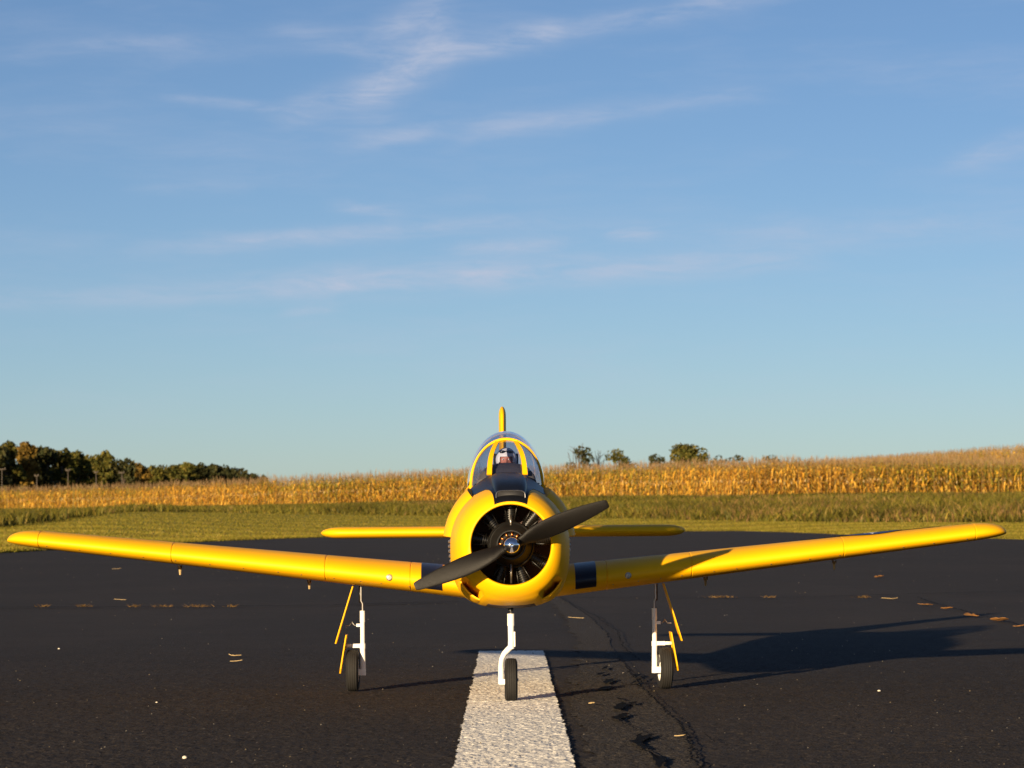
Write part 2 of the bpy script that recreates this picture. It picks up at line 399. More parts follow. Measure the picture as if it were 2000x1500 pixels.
# runway
pxe = np.linspace(-600, 2600, 420)
de = kn(pxe, D0K) + rng.normal(0, 0.05, 420) + 0.35 * np.sin(pxe * 0.031) * np.sin(pxe * 0.0071)
ve = [((p - VPX) / FPX * d, d, 0.0) for p, d in zip(pxe, de)]
xl, xr = ve[0][0], ve[-1][0]
bm = bmesh.new()
top = [bm.verts.new(v) for v in ve]; low = [bm.verts.new((v[0], v[1] - 0.001, -0.03)) for v in ve]
mid = [bm.verts.new((v[0] / v[1] * 10.4, 10.4, -0.0005)) for v in ve]
for i in range(419):
    bm.faces.new((mid[i], mid[i + 1], top[i + 1], top[i])); bm.faces.new((top[i], top[i + 1], low[i + 1], low[i]))
fl = [bm.verts.new((-60, -40, -.005)), bm.verts.new((60, -40, -.005))]
b1 = bm.verts.new((-60, 20, -.005)); b2 = bm.verts.new((60, 20, -.005))
m0 = bm.verts.new((mid[0].co.x, 10.42, -.005)); m1 = bm.verts.new((mid[-1].co.x, 10.42, -.005))
bm.faces.new((fl[0], fl[1], m1, m0)); bm.faces.new((fl[0], m0, top[0], b1)); bm.faces.new((m1, fl[1], b2, top[-1]))
me = bpy.data.meshes.new('runway'); bm.to_mesh(me); bm.free(); finish(me)
runway = link(me, 'runway', 'asphalt', None, False)
tag(runway, 'dark worn asphalt runway with cracks and one white stripe', 'runway', kind='structure')

# coarse aggregate of the near asphalt as real relief
LAT = rng.random((512, 512))
def lat(X, Y, cell):
    x, y = X / cell, Y / cell; xi, yi = np.floor(x).astype(int), np.floor(y).astype(int); fx, fy = x - xi, y - yi
    fx, fy = fx * fx * (3 - 2 * fx), fy * fy * (3 - 2 * fy); g_ = lambda i, j: LAT[i % 512, j % 512]
    return (g_(xi, yi) * (1 - fx) + g_(xi + 1, yi) * fx) * (1 - fy) + (g_(xi, yi + 1) * (1 - fx) + g_(xi + 1, yi + 1) * fx) * fy
def relief(X, Y): 
    fd = np.clip((10.2 - Y) / 4.2, 0, 1)
    return fd * (0.0034 * (lat(X, Y, .0058) - .5) + 0.0016 * (lat(X + 3, Y, .017) - .5) + 0.0018 * (rng.random(X.shape) - .5))
def sheet(name, X, Y, z0, mat, parent, amp=1.0):
    Z = z0 + amp * relief(X, Y); ny_, nx_ = X.shape; V = np.stack([X, Y, Z], -1).reshape(-1, 3).astype(np.float32)
    ix = np.arange(ny_ * nx_).reshape(ny_, nx_); F = np.stack([ix[:-1, :-1], ix[:-1, 1:], ix[1:, 1:], ix[1:, :-1]], -1).reshape(-1, 4).astype(np.int32)
    me = bpy.data.meshes.new(name); me.vertices.add(len(V)); me.vertices.foreach_set('co', V.ravel()); me.loops.add(F.size); me.loops.foreach_set('vertex_index', F.ravel())
    me.polygons.add(len(F)); me.polygons.foreach_set('loop_start', np.arange(0, F.size, 4, dtype=np.int32)); me.polygons.foreach_set('loop_total', np.full(len(F), 4, np.int32)); me.update(calc_edges=True)
    return link(me, name, mat, parent, True)
dd = 3.9 * np.exp(np.arange(0, math.log(10.4 / 3.9), .00112)); uu2 = np.concatenate([np.linspace(-600, -90, 40), np.arange(-80, 2085, 5.9), np.linspace(2095, 2600, 40)])
U2, Y2 = np.meshgrid((uu2 - VPX) / FPX, dd); sheet('asphalt_aggregate', U2 * Y2, Y2, 0.0, 'asphalt', runway, 0.75)['kind'] = 'stuff'
# white stripe, worn paint beside it
sx0, sx1, sy1 = -0.0785, 0.0885, 8.03
dd = np.concatenate([3.9 * np.exp(np.arange(0, math.log(sy1 / 3.9), .0006)), [sy1]]); S2, Y2 = np.meshgrid(np.linspace(0, 1, 74), dd)
e0, e1 = [(rng.normal(0, .0010, len(dd)) + .004 * (lat(dd * 0 + k, dd, .05) - .5) + .002 * (lat(dd * 0 + k + 9, dd, .015) - .5))[:, None] for k in (0, 5)]
sheet('painted_stripe', sx0 + e0 + (sx1 - sx0 + e1 - e0) * S2, Y2, 0.0034, 'stripe_paint', runway, 0.75)
def ribbon(name, left, right, mat, z, step=0.02, jit=0.006):
    def res(pl, k):
        P = np.array(pl); d = np.concatenate([[0], np.cumsum(np.hypot(*np.diff(P, axis=0).T))]); t = np.linspace(0, d[-1], k)
        return np.stack([np.interp(t, d, P[:, 0]), np.interp(t, d, P[:, 1])], 1)
    k = max(6, int(math.dist(left[0], left[-1]) / step))
    a, b = res(left, k), res(right, k)
    a += rng.normal(0, jit, a.shape); b += rng.normal(0, jit, b.shape)
    vs = [(p[0], p[1], z) for q in zip(a, b) for p in q]
    fs = [(2 * i, 2 * i + 1, 2 * i + 3, 2 * i + 2) for i in range(k - 1)]
    me = bpy.data.meshes.new(name); me.from_pydata(vs, [], fs); me.update()
    return link(me, name, mat, runway, False)
G = lambda l: [gpt(*p) for p in l]
def between(left, right, ylo, yhi, name, mat, z0, amp, ncol=44):
    A, B = np.array(sorted(G(left), key=lambda p: p[1])), np.array(sorted(G(right), key=lambda p: p[1]))
    yy_ = ylo * np.exp(np.arange(0, math.log(yhi / ylo), .0011)); xa, xb = np.interp(yy_, A[:, 1], A[:, 0]), np.interp(yy_, B[:, 1], B[:, 0])
    xa = xa + rng.normal(0, .002, len(yy_)) + .03 * (lat(yy_ * 0, yy_, .12) - .5); xb = xb + rng.normal(0, .0015, len(yy_)) + .008 * (lat(yy_ * 0 + 4, yy_, .1) - .5)
    T_, Y_ = np.meshgrid(np.linspace(0, 1, ncol), yy_); sheet(name, xa[:, None] + (xb - xa)[:, None] * T_, Y_, z0, mat, runway, amp)
between([(1062, 1160), (1100, 1210), (1128, 1262), (1120, 1300), (1116, 1360), (1130, 1420), (1152, 1510), (1165, 1560)], [(1084, 1160), (1150, 1205), (1183, 1235), (1195, 1270), (1225, 1310), (1255, 1350), (1330, 1420), (1352, 1460), (1370, 1510), (1380, 1560)], 3.95, 14.0, 'worn_asphalt', 'worn_paint', .0016, .75)
def crack(pts, w, jit=0.006, name='crack', mat='tar_crack', z=0.0066, sub=0.012):
    P = np.array([gpt(*p) for p in pts]); d = np.concatenate([[0], np.cumsum(np.hypot(*np.diff(P, axis=0).T))])
    k = max(8, int(d[-1] / sub)); t = np.linspace(0, d[-1], k)
    C = np.stack([np.interp(t, d, P[:, 0]), np.interp(t, d, P[:, 1])], 1)
    C += np.cumsum(rng.normal(0, jit * 0.35, C.shape), 0) * 0.25 + rng.normal(0, jit * 0.25, C.shape)
    T = np.gradient(C, axis=0); T /= np.maximum(np.linalg.norm(T, axis=1), 1e-9)[:, None]
    Nn = np.stack([-T[:, 1], T[:, 0]], 1)
    ww = np.interp(t / d[-1], np.linspace(0, 1, len(w)), w) if isinstance(w, (list, tuple)) else np.full(k, w)
    wa = ww * rng.uniform(0.3, 1.0, k); wb = ww * rng.uniform(0.3, 1.0, k)
    vs = []; 
    for i in range(k): vs += [(*(C[i] + Nn[i] * wa[i]), z), (*(C[i] - Nn[i] * wb[i]), z)]
    fs = [(2 * i, 2 * i + 1, 2 * i + 3, 2 * i + 2) for i in range(k - 1)]
    me = bpy.data.meshes.new(name); me.from_pydata(vs, [], fs); me.update()
    return link(me, name, mat, runway, False)
crack([(-60, 1188), (300, 1187), (640, 1184), (760, 1180), (900, 1177)], 0.022, 0.02, sub=0.03)
crack([(1100, 1170), (1300, 1168), (1500, 1170), (1700, 1164), (2060, 1155)], 0.016, 0.02, sub=0.03)
crack([(1088, 1166), (1150, 1205), (1183, 1235), (1190, 1265), (1215, 1295)], 0.0022, 0.012, sub=0.02)
crack([(1205, 1285), (1230, 1320), (1250, 1350), (1290, 1385), (1330, 1420), (1350, 1460), (1365, 1500), (1372, 1530)], [0.0016, 0.0022, 0.0024, 0.002, 0.0030, 0.0028], 0.008)
HOLES = [[(486, 1015), (520, 990), (560, 970), (600, 975), (605, 1000), (560, 1020), (545, 1035), (510, 1030)], [(460, 1095), (520, 1085), (560, 1060), (625, 1065), (590, 1090), (555, 1105), (580, 1135), (540, 1130), (500, 1110)],
    [(610, 1300), (660, 1290), (690, 1240), (720, 1235), (735, 1255), (790, 1240), (850, 1240), (800, 1265), (740, 1290), (725, 1320), (780, 1350), (770, 1370), (720, 1360), (690, 1330), (650, 1310)], [(800, 1390), (860, 1420), (890, 1440), (930, 1440), (910, 1480), (870, 1530), (850, 1510), (830, 1470)],
    [(400, 800), (440, 775), (515, 770), (480, 790), (430, 815)], [(610, 975), (690, 960), (680, 985), (640, 985)], [(515, 930), (580, 940), (575, 950), (530, 945)], [(340, 735), (380, 720), (440, 715), (380, 740)], [(390, 690), (430, 665), (450, 665), (440, 685)], [(350, 860), (400, 840), (490, 830), (470, 850), (400, 865)], [(650, 735), (700, 730), (730, 740), (680, 755)]]
for H_ in HOLES:
    P_ = [gpt(1080 + a / 4.286, 1150 + b / 4.286) for a, b in H_]; V_ = []
    for i, p in enumerate(P_):
        q = P_[(i + 1) % len(P_)]
        for t in np.linspace(0, 1, 6, endpoint=False): V_.append((p[0] + (q[0] - p[0]) * t + random.gauss(0, .0012), p[1] + (q[1] - p[1]) * t + random.gauss(0, .004), .0064))
    bm = bmesh.new(); bm.faces.new([bm.verts.new(v) for v in V_]); bmesh.ops.triangulate(bm, faces=bm.faces)
    me = bpy.data.meshes.new('pothole'); bm.to_mesh(me); bm.free(); link(me, 'pothole', 'tar_crack', runway, False)
crack([(1200, 1412), (1225, 1422), (1245, 1432), (1270, 1440)], .0014, .004)
crack([(1250, 1468), (1262, 1474), (1272, 1482)], .0025, .004)
crack([(1255, 1325), (1245, 1332), (1228, 1340)], 0.004, 0.006)
crack([(1372, 1440), (1390, 1455)], 0.0012, 0.002)
crack([(1790, 1168), (1830, 1181), (1890, 1198), (1960, 1215), (2040, 1235)], 0.004, 0.01, sub=0.03)

# ------------------------------------------------------------------ vegetation masses
def blades(name, P, h, w, lean, colr, mat, label, cat, segs=2):
    n = len(P); a = rng.uniform(0, 2 * math.pi, n); b = rng.uniform(0, 2 * math.pi, n)
    wx, wy = np.cos(a) * w / 2, np.sin(a) * w / 2
    lx, ly = np.cos(b) * lean * h, np.sin(b) * lean * h
    V = np.zeros((n, 5, 3)); 
    V[:, 0] = P + np.stack([-wx, -wy, np.zeros(n)], 1); V[:, 1] = P + np.stack([wx, wy, np.zeros(n)], 1)
    V[:, 2] = P + np.stack([-wx * .8 + lx * .35, -wy * .8 + ly * .35, h * .6], 1); V[:, 3] = P + np.stack([wx * .8 + lx * .35, wy * .8 + ly * .35, h * .6], 1)
    V[:, 4] = P + np.stack([lx, ly, h], 1)
    o = np.arange(n)[:, None] * 5
    F = np.concatenate([o + np.array([0, 1, 3]), o + np.array([0, 3, 2]), o + np.array([2, 3, 4])], 0)
    C = np.repeat(colr[:, None, :], 5, 1)
    ob = soup(name, V.reshape(-1, 3), F, C.reshape(-1, 3), MATS[mat]); tag(ob, label, cat, kind='stuff'); return ob
def pick(n, pal, p, jit=0.2):
    pal = np.array(pal); c = pal[rng.choice(len(pal), n, p=p)] * rng.uniform(1 - jit, 1 + jit, (n, 1)); return c
# mown lawn blades
n = 170000
u = np.where(rng.random(n) < .9, rng.uniform(-150, 2150, n), rng.uniform(-2600, 4600, n)); d0, d1 = kn(u, D0K), kn(u, D1K)
edge = rng.random(n) < 0.2
t = np.where(edge, rng.random(n) ** 2 * 0.05, rng.random(n) ** 1.2)
Y = d0 - 0.25 + (d1 - d0 + 1.5) * t; X = (u - VPX) / FPX * Y
P = np.stack([X, Y, terrain(X, Y) - 0.004], 1)
mow = 0.5 + 0.5 * np.sin(Y * 0.55 + 0.12 * X)
colr = pick(n, [(0.19, 0.155, 0.018), (0.16, 0.145, 0.016), (0.24, 0.175, 0.028), (0.28, 0.20, 0.04)], [.42, .36, .16, .06]) * (0.8 + 0.35 * mow)[:, None]
h = rng.uniform(0.018, 0.042, n) * np.where(edge, 1.7, 1); w = rng.uniform(0.02, 0.05, n); a = rng.uniform(-1.0, 1.0, n); ln = rng.uniform(-.8, .8, (n, 2)) * h[:, None]
V = np.zeros((n, 3, 3)); wv_ = np.stack([np.cos(a) * w / 2, np.sin(a) * w / 2, np.zeros(n)], 1)
V[:, 0] = P - wv_; V[:, 1] = P + wv_; V[:, 2] = P + np.concatenate([ln, h[:, None]], 1)
ob = soup('lawn_grass', V.reshape(-1, 3), np.arange(n * 3).reshape(n, 3), np.repeat(colr, 3, 0), MATS['grass_blade'])
tag(ob, 'short mown green and straw coloured grass beside the runway', 'grass', kind='stuff')
# rough grass and weeds
n = 130000
u = np.where(rng.random(n) < .85, rng.uniform(-250, 2250, n), rng.uniform(-2600, 4600, n)); d1, d2 = kn(u, D1K), kn(u, D2K)
t = rng.random(n) ** 1.5
Y = d1 + rng.normal(0, 1.2, n) + (d2 - d1 - 1) * t; X = (u - VPX) / FPX * Y
def clump(X, Y, cell): x, y = X / cell, Y / (cell * 2.2); return lat0(x, y)
LT0 = rng.random((256, 256))
def lat0(x, y):
    xi, yi = np.floor(x).astype(int), np.floor(y).astype(int); fx, fy = x - xi, y - yi; fx, fy = fx * fx * (3 - 2 * fx), fy * fy * (3 - 2 * fy); q = lambda i, j: LT0[i % 256, j % 256]
    return (q(xi, yi) * (1 - fx) + q(xi + 1, yi) * fx) * (1 - fy) + (q(xi, yi + 1) * (1 - fx) + q(xi + 1, yi + 1) * fx) * fy
patch = np.clip((0.6 * clump(X, Y, 4.5) + 0.4 * clump(X + 50, Y, 1.3) - .5) * 1.9 + .5, 0, 1)
fine = clump(X + 90, Y, .5)
P = np.stack([X, Y, terrain(X, Y) - 0.02], 1)
h = rng.uniform(0.15, 0.52, n) * (0.65 + 0.5 * patch + 0.2 * fine) * (1 - 0.72 * t) * 1.15 * np.clip(np.where(u < 330, 1.0, 0.35) + t * 14, 0, 1) * np.interp(u, [-200, 300, 1200, 1500, 2200], [1.0, 0.7, 1.0, 1.25, 1.5])
green = pick(n, [(0.075, 0.072, 0.010), (0.125, 0.112, 0.014), (0.18, 0.148, 0.018), (0.26, 0.185, 0.03)], [.25, .35, .27, .13])
brown = pick(n, [(0.24, 0.15, 0.045), (0.34, 0.20, 0.07), (0.18, 0.105, 0.035), (0.14, 0.12, 0.022)], [.3, .22, .28, .2])
pb = np.clip((0.55 - patch) * 1.2 + (t - 0.4) * 0.5 + np.interp(u, [0, 300, 600, 1400, 1600, 2000], [.0, -.12, -.12, -.10, .12, .12]), 0.03, 0.8)
colr = np.where((rng.random(n) < pb)[:, None], brown, green) * (0.5 + 0.72 * clump(X + 20, Y + 7, 2.2))[:, None]
blades('rough_grass', P, h, rng.uniform(0.02, 0.075, n), rng.uniform(0.1, 1.0, n), colr, 'grass_blade', 'tall green and brown rough grass in front of the corn', 'rough grass')

# maize
def corn_template():
    V = []; F = []; K = []                          # K: 0 stalk 1 leaf 2 tassel 3 cob, per face -> per vertex
    def q(p, k):
        o = len(V); V.extend(p); K.extend([k] * 4); F.append((o, o + 1, o + 2, o + 3))
    H = random.uniform(1.75, 2.05); bend = random.uniform(-.1, .1), random.uniform(-.1, .1)
    cx = lambda z: (bend[0] * (z / 2) ** 2, bend[1] * (z / 2) ** 2)
    for a in (0, math.pi / 2):
        c, s = math.cos(a) * .016, math.sin(a) * .016
        x, y = cx(H); q([(-c, -s, -0.1), (c, s, -0.1), (x + c * .5, y + s * .5, H), (x - c * .5, y - s * .5, H)], 0)
    a = random.uniform(0, 6.28)
    nl = random.randint(10, 13)
    for i in range(nl):
        z = .15 + (H - .22) * (i + random.uniform(-.3, .3)) / nl; x, y = cx(z)
        a += math.pi + random.uniform(-.7, .7); L = random.uniform(.4, .75) * (0.75 if i > nl - 4 else 1); w = random.uniform(.03, .05)
        rise = random.uniform(.1, .55); droop = random.uniform(.5, 1.5)
        d = (math.cos(a), math.sin(a)); tw = random.uniform(-1, 1)
        prev = None
        for k in range(4):
            f = k / 3; r = L * (f - .25 * f * f * min(droop, 1)); zz = z + L * (rise * 1.6 * f - droop * f * f)
            ww = w * (1 - .85 * f * f) * (.6 if k == 0 else 1); ph = tw * f
            ox, oy, oz = -d[1] * ww * math.cos(ph), d[0] * ww * math.cos(ph), ww * math.sin(ph)
            c = (x + d[0] * r, y + d[1] * r, max(zz, .03))
            cur = [(c[0] - ox, c[1] - oy, c[2] - oz), (c[0] + ox, c[1] + oy, c[2] + oz)]
            if prev: q([prev[0], prev[1], cur[1], cur[0]], 1)
            prev = cur
    if random.random() < .8:
        z = H * random.uniform(.42, .55); x, y = cx(z); a = random.uniform(0, 6.28)
        for b in (0, 1.57):
            c, s = math.cos(a + b) * .035, math.sin(a + b) * .035
            dx, dy = math.cos(a) * .1, math.sin(a) * .1
            q([(x + dx * .3 - c * .4, y + dy * .3 - s * .4, z), (x + dx * .3 + c * .4, y + dy * .3 + s * .4, z), (x + dx + c, y + dy + s, z - .16), (x + dx - c, y + dy - s, z - .16)], 3)
    x, y = cx(H)
    for i in range(5):
        a = random.uniform(0, 6.28); L = random.uniform(.18, .34); d = (math.cos(a), math.sin(a)); sp_ = random.uniform(.05, .35) * L
        q([(x - d[1] * .008, y + d[0] * .008, H - .02), (x + d[1] * .008, y - d[0] * .008, H - .02), (x + d[0] * sp_ + d[1] * .004, y + d[1] * sp_, H + L), (x + d[0] * sp_, y + d[1] * sp_ + .004, H + L)], 2)
    return np.array(V), np.array(F), np.array(K)
TPL = [corn_template() for _ in range(12)]
pal = {0: [(0.30, 0.19, 0.07), (0.22, 0.13, 0.04), (0.20, 0.20, 0.05)], 2: [(0.30, 0.19, 0.09), (0.24, 0.14, 0.06), (0.34, 0.24, 0.12)], 3: [(0.50, 0.36, 0.17), (0.42, 0.28, 0.12), (0.55, 0.42, 0.22)],
       1: [(0.66, 0.35, 0.035), (0.68, 0.41, 0.075), (0.52, 0.245, 0.03), (0.30, 0.13, 0.02), (0.34, 0.27, 0.025), (0.17, 0.16, 0.016)]}
def corn(P, sc, gr, wide=1.0):
    VV, FF, CCs = [], [], []; o = 0
    which = rng.integers(0, len(TPL), len(P))
    for ti, (V, F, K) in enumerate(TPL):
        m = np.where(which == ti)[0]
        if not len(m): continue
        a = rng.uniform(0, 6.28, len(m)); c, s = np.cos(a), np.sin(a); k = sc[m]
        x = V[None, :, 0] * wide; y = V[None, :, 1] * wide
        W_ = np.stack([(x * c[:, None] - y * s[:, None]) * k[:, None] + P[m, 0][:, None], (x * s[:, None] + y * c[:, None]) * k[:, None] + P[m, 1][:, None], V[None, :, 2] * k[:, None] + P[m, 2][:, None]], -1)
        nv, nf = len(V), len(F)
        VV.append(W_.reshape(-1, 3)); FF.append((F[None] + (np.arange(len(m)) * nv)[:, None, None] + o).reshape(-1, 4)); o += nv * len(m)
        C = np.zeros((len(m), nf, 3)); Kf = K[::4]
        for kk in range(4):
            j = np.where(Kf == kk)[0]
            if not len(j): continue
            pl = np.array(pal[kk]); ch = rng.integers(0, len(pl), (len(m), len(j)))
            if kk == 1:
                g_ = np.clip(gr[m], 0, 1); r_ = rng.random((len(m), len(j))); zf = V[F[j, 0], 2][None, :] / 2.0
                ch = np.where(r_ < g_[:, None] * (0.25 + zf), rng.integers(4, 6, r_.shape), rng.choice(4, r_.shape, p=[.42, .28, .2, .1]))
            C[:, j] = pl[ch] * rng.uniform(.8, 1.2, (len(m), len(j), 1))
        CCs.append(np.repeat(C, 4, 1).reshape(-1, 3))
    return np.concatenate(VV), np.concatenate(FF), np.concatenate(CCs)
rows = []
for r in range(0, 34):
    du = 4.3 if r < 7 else 10.0 if r < 18 else 18.0
    u = np.arange(-160, 2160, du); u = u + rng.normal(0, du * .3, len(u)); rows.append((u, kn(u, D2K) + r * 0.76 + rng.normal(0, .08, len(u)), np.full(len(u), r)))
for r in range(3):
    for lo_, hi_ in ((-2600, -160), (2160, 4600)):
        u = np.arange(lo_, hi_, 12.0) + rng.normal(0, 4, len(np.arange(lo_, hi_, 12.0))); rows.append((u, kn(u, D2K) + r * 0.76, np.full(len(u), r)))
u = np.concatenate([a[0] for a in rows]); Y = np.concatenate([a[1] for a in rows])
X = (u - VPX) / FPX * Y; Z = terrain(X, Y)
gr = 0.22 + 0.35 * np.sin(X * 0.21 + 1.0) * np.sin(X * 0.083 + 0.4) + np.interp(u, [0, 500, 700, 1400, 1650, 2000], [0, 0.1, .05, .0, .15, .35])
sc = rng.normal(1.02, 0.055, len(u)) + 0.09 * (clump(X + 300, Y, 2.5) - .5)
V1, F1, C1 = corn(np.stack([X, Y, Z], 1), sc, gr)
n = 4200
u = np.concatenate([rng.uniform(1250, 2160, 3200), rng.uniform(-160, 2160, 1000)]); Y = kn(u, D2K) + 26 + 400 * rng.random(n) ** 1.1
X = (u - VPX) / FPX * Y
V2, F2, C2 = corn(np.stack([X, Y, terrain(X, Y)], 1), rng.normal(1.03, .05, n), 0.25 + 0.3 * np.sin(X * .05), 1.7)
cf = soup('corn_field', np.concatenate([V1, V2]), np.concatenate([F1, F2 + len(V1)]), np.concatenate([C1, C2]), MATS['corn_leaf'])
tag(cf, 'field of dry golden corn stalks standing behind the rough grass', 'corn field', kind='stuff')

# ------------------------------------------------------------------ trees
LEAFP = {'dark': [(0.030, 0.036, 0.012), (0.045, 0.048, 0.014), (0.06, 0.055, 0.015)], 'olive': [(0.065, 0.068, 0.012), (0.09, 0.085, 0.014), (0.13, 0.105, 0.018)],
         'gold': [(0.17, 0.105, 0.018), (0.12, 0.085, 0.016), (0.21, 0.125, 0.02)], 'rust': [(0.11, 0.055, 0.022), (0.08, 0.05, 0.02), (0.06, 0.05, 0.016)]}
def leaves(C0, rad, n, size, palette):
    C0 = np.array(C0); rad = np.array(rad); k = rng.integers(0, len(C0), n)
    d = rng.normal(size=(n, 3)); d /= np.linalg.norm(d, axis=1)[:, None]
    P = C0[k] + d * rad[k] * (rng.uniform(0.35, 1.08, n) ** 0.5)[:, None]
    a = rng.normal(size=(n, 3)); a /= np.linalg.norm(a, axis=1)[:, None]; b = np.cross(a, rng.normal(size=(n, 3))); b /= np.linalg.norm(b, axis=1)[:, None]
    s = rng.uniform(.5, 1.2, (n, 1)) * size
    V = np.stack([P - a * s, P + b * s * .6, P + a * s, P - b * s * .6], 1).reshape(-1, 3)
    F = np.arange(n * 4).reshape(n, 4)
    pl = np.array(LEAFP[palette]); lob = rng.uniform(.75, 1.25, len(C0))[k]
    C = pl[rng.integers(0, len(pl), n)] * (lob * rng.uniform(.8, 1.2, n))[:, None]
    return V, F, np.repeat(C, 4, 0)
def tree(px, top, wpx, D, palette, label, name='woodland_tree', nleaf=2600, group=None, low=0.12, leafs=0.30, flat=1.0, lobes=16):
    x, y, zt = wpt(px, top, D); zb = float(terrain(x, y)); H = max(zt - zb, 2.5); rw = wpx / FPX * D / 2
    t = empty(name, (x, y, zb)); tag(t, label, 'tree', group)
    C0, rad = [], []
    for i in range(lobes):
        f = low + (0.9 - low) * (i + random.random()) / lobes
        env = rw * (math.sin(math.pi * min(1, (f * 0.78 + 0.14))) ** 0.7)
        a = random.uniform(0, 6.28); rr = env * random.uniform(0.25, 0.85); lr = rw * random.uniform(.26, .46)
        z = f * H
        C0.append((math.cos(a) * rr, math.sin(a) * rr, z)); rad.append((lr, lr, min(lr * .85 * flat, H - z)))
    C0.append((rw * random.uniform(-.2, .2), 0, H * .86)); rad.append((rw * .4, rw * .4, H * .14))
    V, F, C = leaves(C0, rad, nleaf, leafs, palette)
    soup('crown', V, F, C, MATS['tree_leaf'], t)
    m = MB(); r0 = H * .028
    m.tube([(0, 0, -.3), (r0 * .4, 0, H * .3), (-r0 * .3, 0, H * .6), (0, 0, H * .85)], [r0, r0 * .8, r0 * .5, r0 * .12], 7)
    for c in C0[::2]:
        s_ = max(0.15 * H, c[2] - H * .22); m.tube([(0, 0, s_ * .9), (c[0] * .5, c[1] * .5, (s_ * .9 + c[2]) * .5 + .1), c], [r0 * .4, r0 * .25, r0 * .06], 5)
    m.build('trunk', 'bark', t)
    return t
WOODS = [(-22, 866, 60, 'dark', 'cut off by the left edge of the photo'), (14, 861, 44, 'olive', 'first full crown at the left end of the wood'), (55, 862, 46, 'gold', 'second and tallest crown from the left of the wood'),
    (90, 872, 46, 'dark', 'third crown from the left end of the wood'), (124, 876, 44, 'olive', 'fourth crown from the left end of the wood'), (150, 880, 42, 'olive', 'fifth crown from the left end of the wood'),
    (182, 887, 42, 'olive', 'sixth crown from the left end of the wood'), (207, 880, 36, 'olive', 'pointed crown rising above its neighbours in the left wood'), (244, 896, 48, 'dark', 'dark crown just right of the pointed one'),
    (274, 904, 40, 'gold', 'golden crown in the middle of the left wood'), (303, 910, 40, 'olive', 'low crown right of the golden one in the wood'), (337, 908, 42, 'olive', 'wide crown left of the evergreen end'),
    (364, 903, 36, 'olive', 'first crown of the raised right half of the wood'), (390, 903, 36, 'dark', 'dark top crown in the right half of the wood'), (414, 905, 36, 'dark', 'sixth crown from the right end of the wood'),
    (437, 909, 36, 'dark', 'fifth crown from the right end of the wood'), (460, 918, 32, 'dark', 'fourth crown from the right end of the wood'), (482, 922, 26, 'dark', 'third small crown from the right end of the wood'), (500, 926, 22, 'dark', 'second small crown from the right end of the wood'), (514, 928, 18, 'dark', 'last small crown at the right end of the wood')]
for i, (px, top, w, pa, ds) in enumerate(WOODS):
    tree(px, top, w * 1.55, 400 + max(px, 0) * .45, pa, {'dark': 'dark green', 'olive': 'olive green', 'gold': 'autumn yellow', 'rust': 'rusty'}[pa] + ' tree, ' + ds, nleaf=4200, low=0.02, leafs=.36, lobes=22, group='trees of the left wood')
# undergrowth of the wood
C0, rad = [], []
for i in range(260):
    px = random.uniform(-60, 500); D = 408 + max(px, 0) * .45 + random.uniform(0, 14)
    topy = np.interp(px, [-60, 60, 200, 300, 400, 470], [880, 885, 903, 918, 912, 925])
    x, y, z = wpt(px, topy, D); zb = float(terrain(x, y)); zz = zb + (z - zb) * random.random()
    C0.append((x, y, zz)); rad.append((1.6, 1.6, 1.2))
V, F, C = leaves(C0, rad, 26000, .40, 'dark'); C = C * .8 + .2 * np.array([0.06, 0.04, 0.015])
ob = soup('woodland_undergrowth', V, F, C, MATS['tree_leaf']); tag(ob, 'dark shrubby undergrowth under the trees of the left wood', 'undergrowth', kind='stuff')
tree(1340, 867, 118, 420, 'olive', 'broad dark green tree on the skyline right of the canopy', 'skyline_tree', 3000, leafs=.26, low=.3, flat=.75)
tree(1284, 886, 44, 424, 'dark', 'small round bush left of the broad skyline tree', 'skyline_bush', 900, leafs=.22, low=.2)
tree(1211, 877, 76, 410, 'olive', 'olive bush with thin top right of the bare shrub', 'skyline_bush', 1300, leafs=.22, low=.2, lobes=12)
tree(1133, 871, 56, 405, 'dark', 'sparse ragged tree nearest the canopy on the skyline', 'skyline_tree', 650, leafs=.24, low=.35, lobes=9)
tree(1405, 889, 60, 470, 'dark', 'low hedge bush right of the broad skyline tree', 'skyline_bush', 600, leafs=.22, flat=.6)
tree(1440, 888, 50, 470, 'dark', 'second low hedge bush right of the broad skyline tree', 'skyline_bush', 500, leafs=.22, flat=.6)
tree(1502, 887, 50, 480, 'dark', 'farthest low bush at the foot of the right hill', 'skyline_bush', 450, leafs=.22, flat=.6)
def twigs(px, top, wpx, D, label, name, k=9):
    x, y, zt = wpt(px, top, D); zb = float(terrain(x, y)); H = zt - zb; rw = wpx / FPX * D / 2
    t = empty(name, (x, y, zb)); tag(t, label, 'shrub'); m = MB()
    for i in range(k):
        a = random.uniform(0, 6.28); e = Vector((math.cos(a) * rw * random.uniform(.3, 1), math.sin(a) * rw * .5, H * random.uniform(.75, 1)))
        p1 = e * .5 + Vector((random.uniform(-.3, .3), 0, .3)); m.tube([(0, 0, -.1), p1, e], [.07, .05, .02], 4)
        for j in range(5):
            f = random.uniform(.45, .95); b = p1.lerp(e, (f - .45) * 1.8); q = b + Vector((random.uniform(-.9, .9), random.uniform(-.4, .4), random.uniform(.2, .8)))
            m.tube([b, (b + q) / 2 + Vector((0, 0, .08)), q], [.03, .022, .012], 4)
    m.build('branch', 'bark', t)
twigs(1172, 876, 44, 408, 'bare leafless shrub between the ragged tree and olive bush', 'bare_shrub')
twigs(1128, 862, 34, 405, 'bare twigs reaching above the ragged skyline tree', 'bare_shrub', 6)
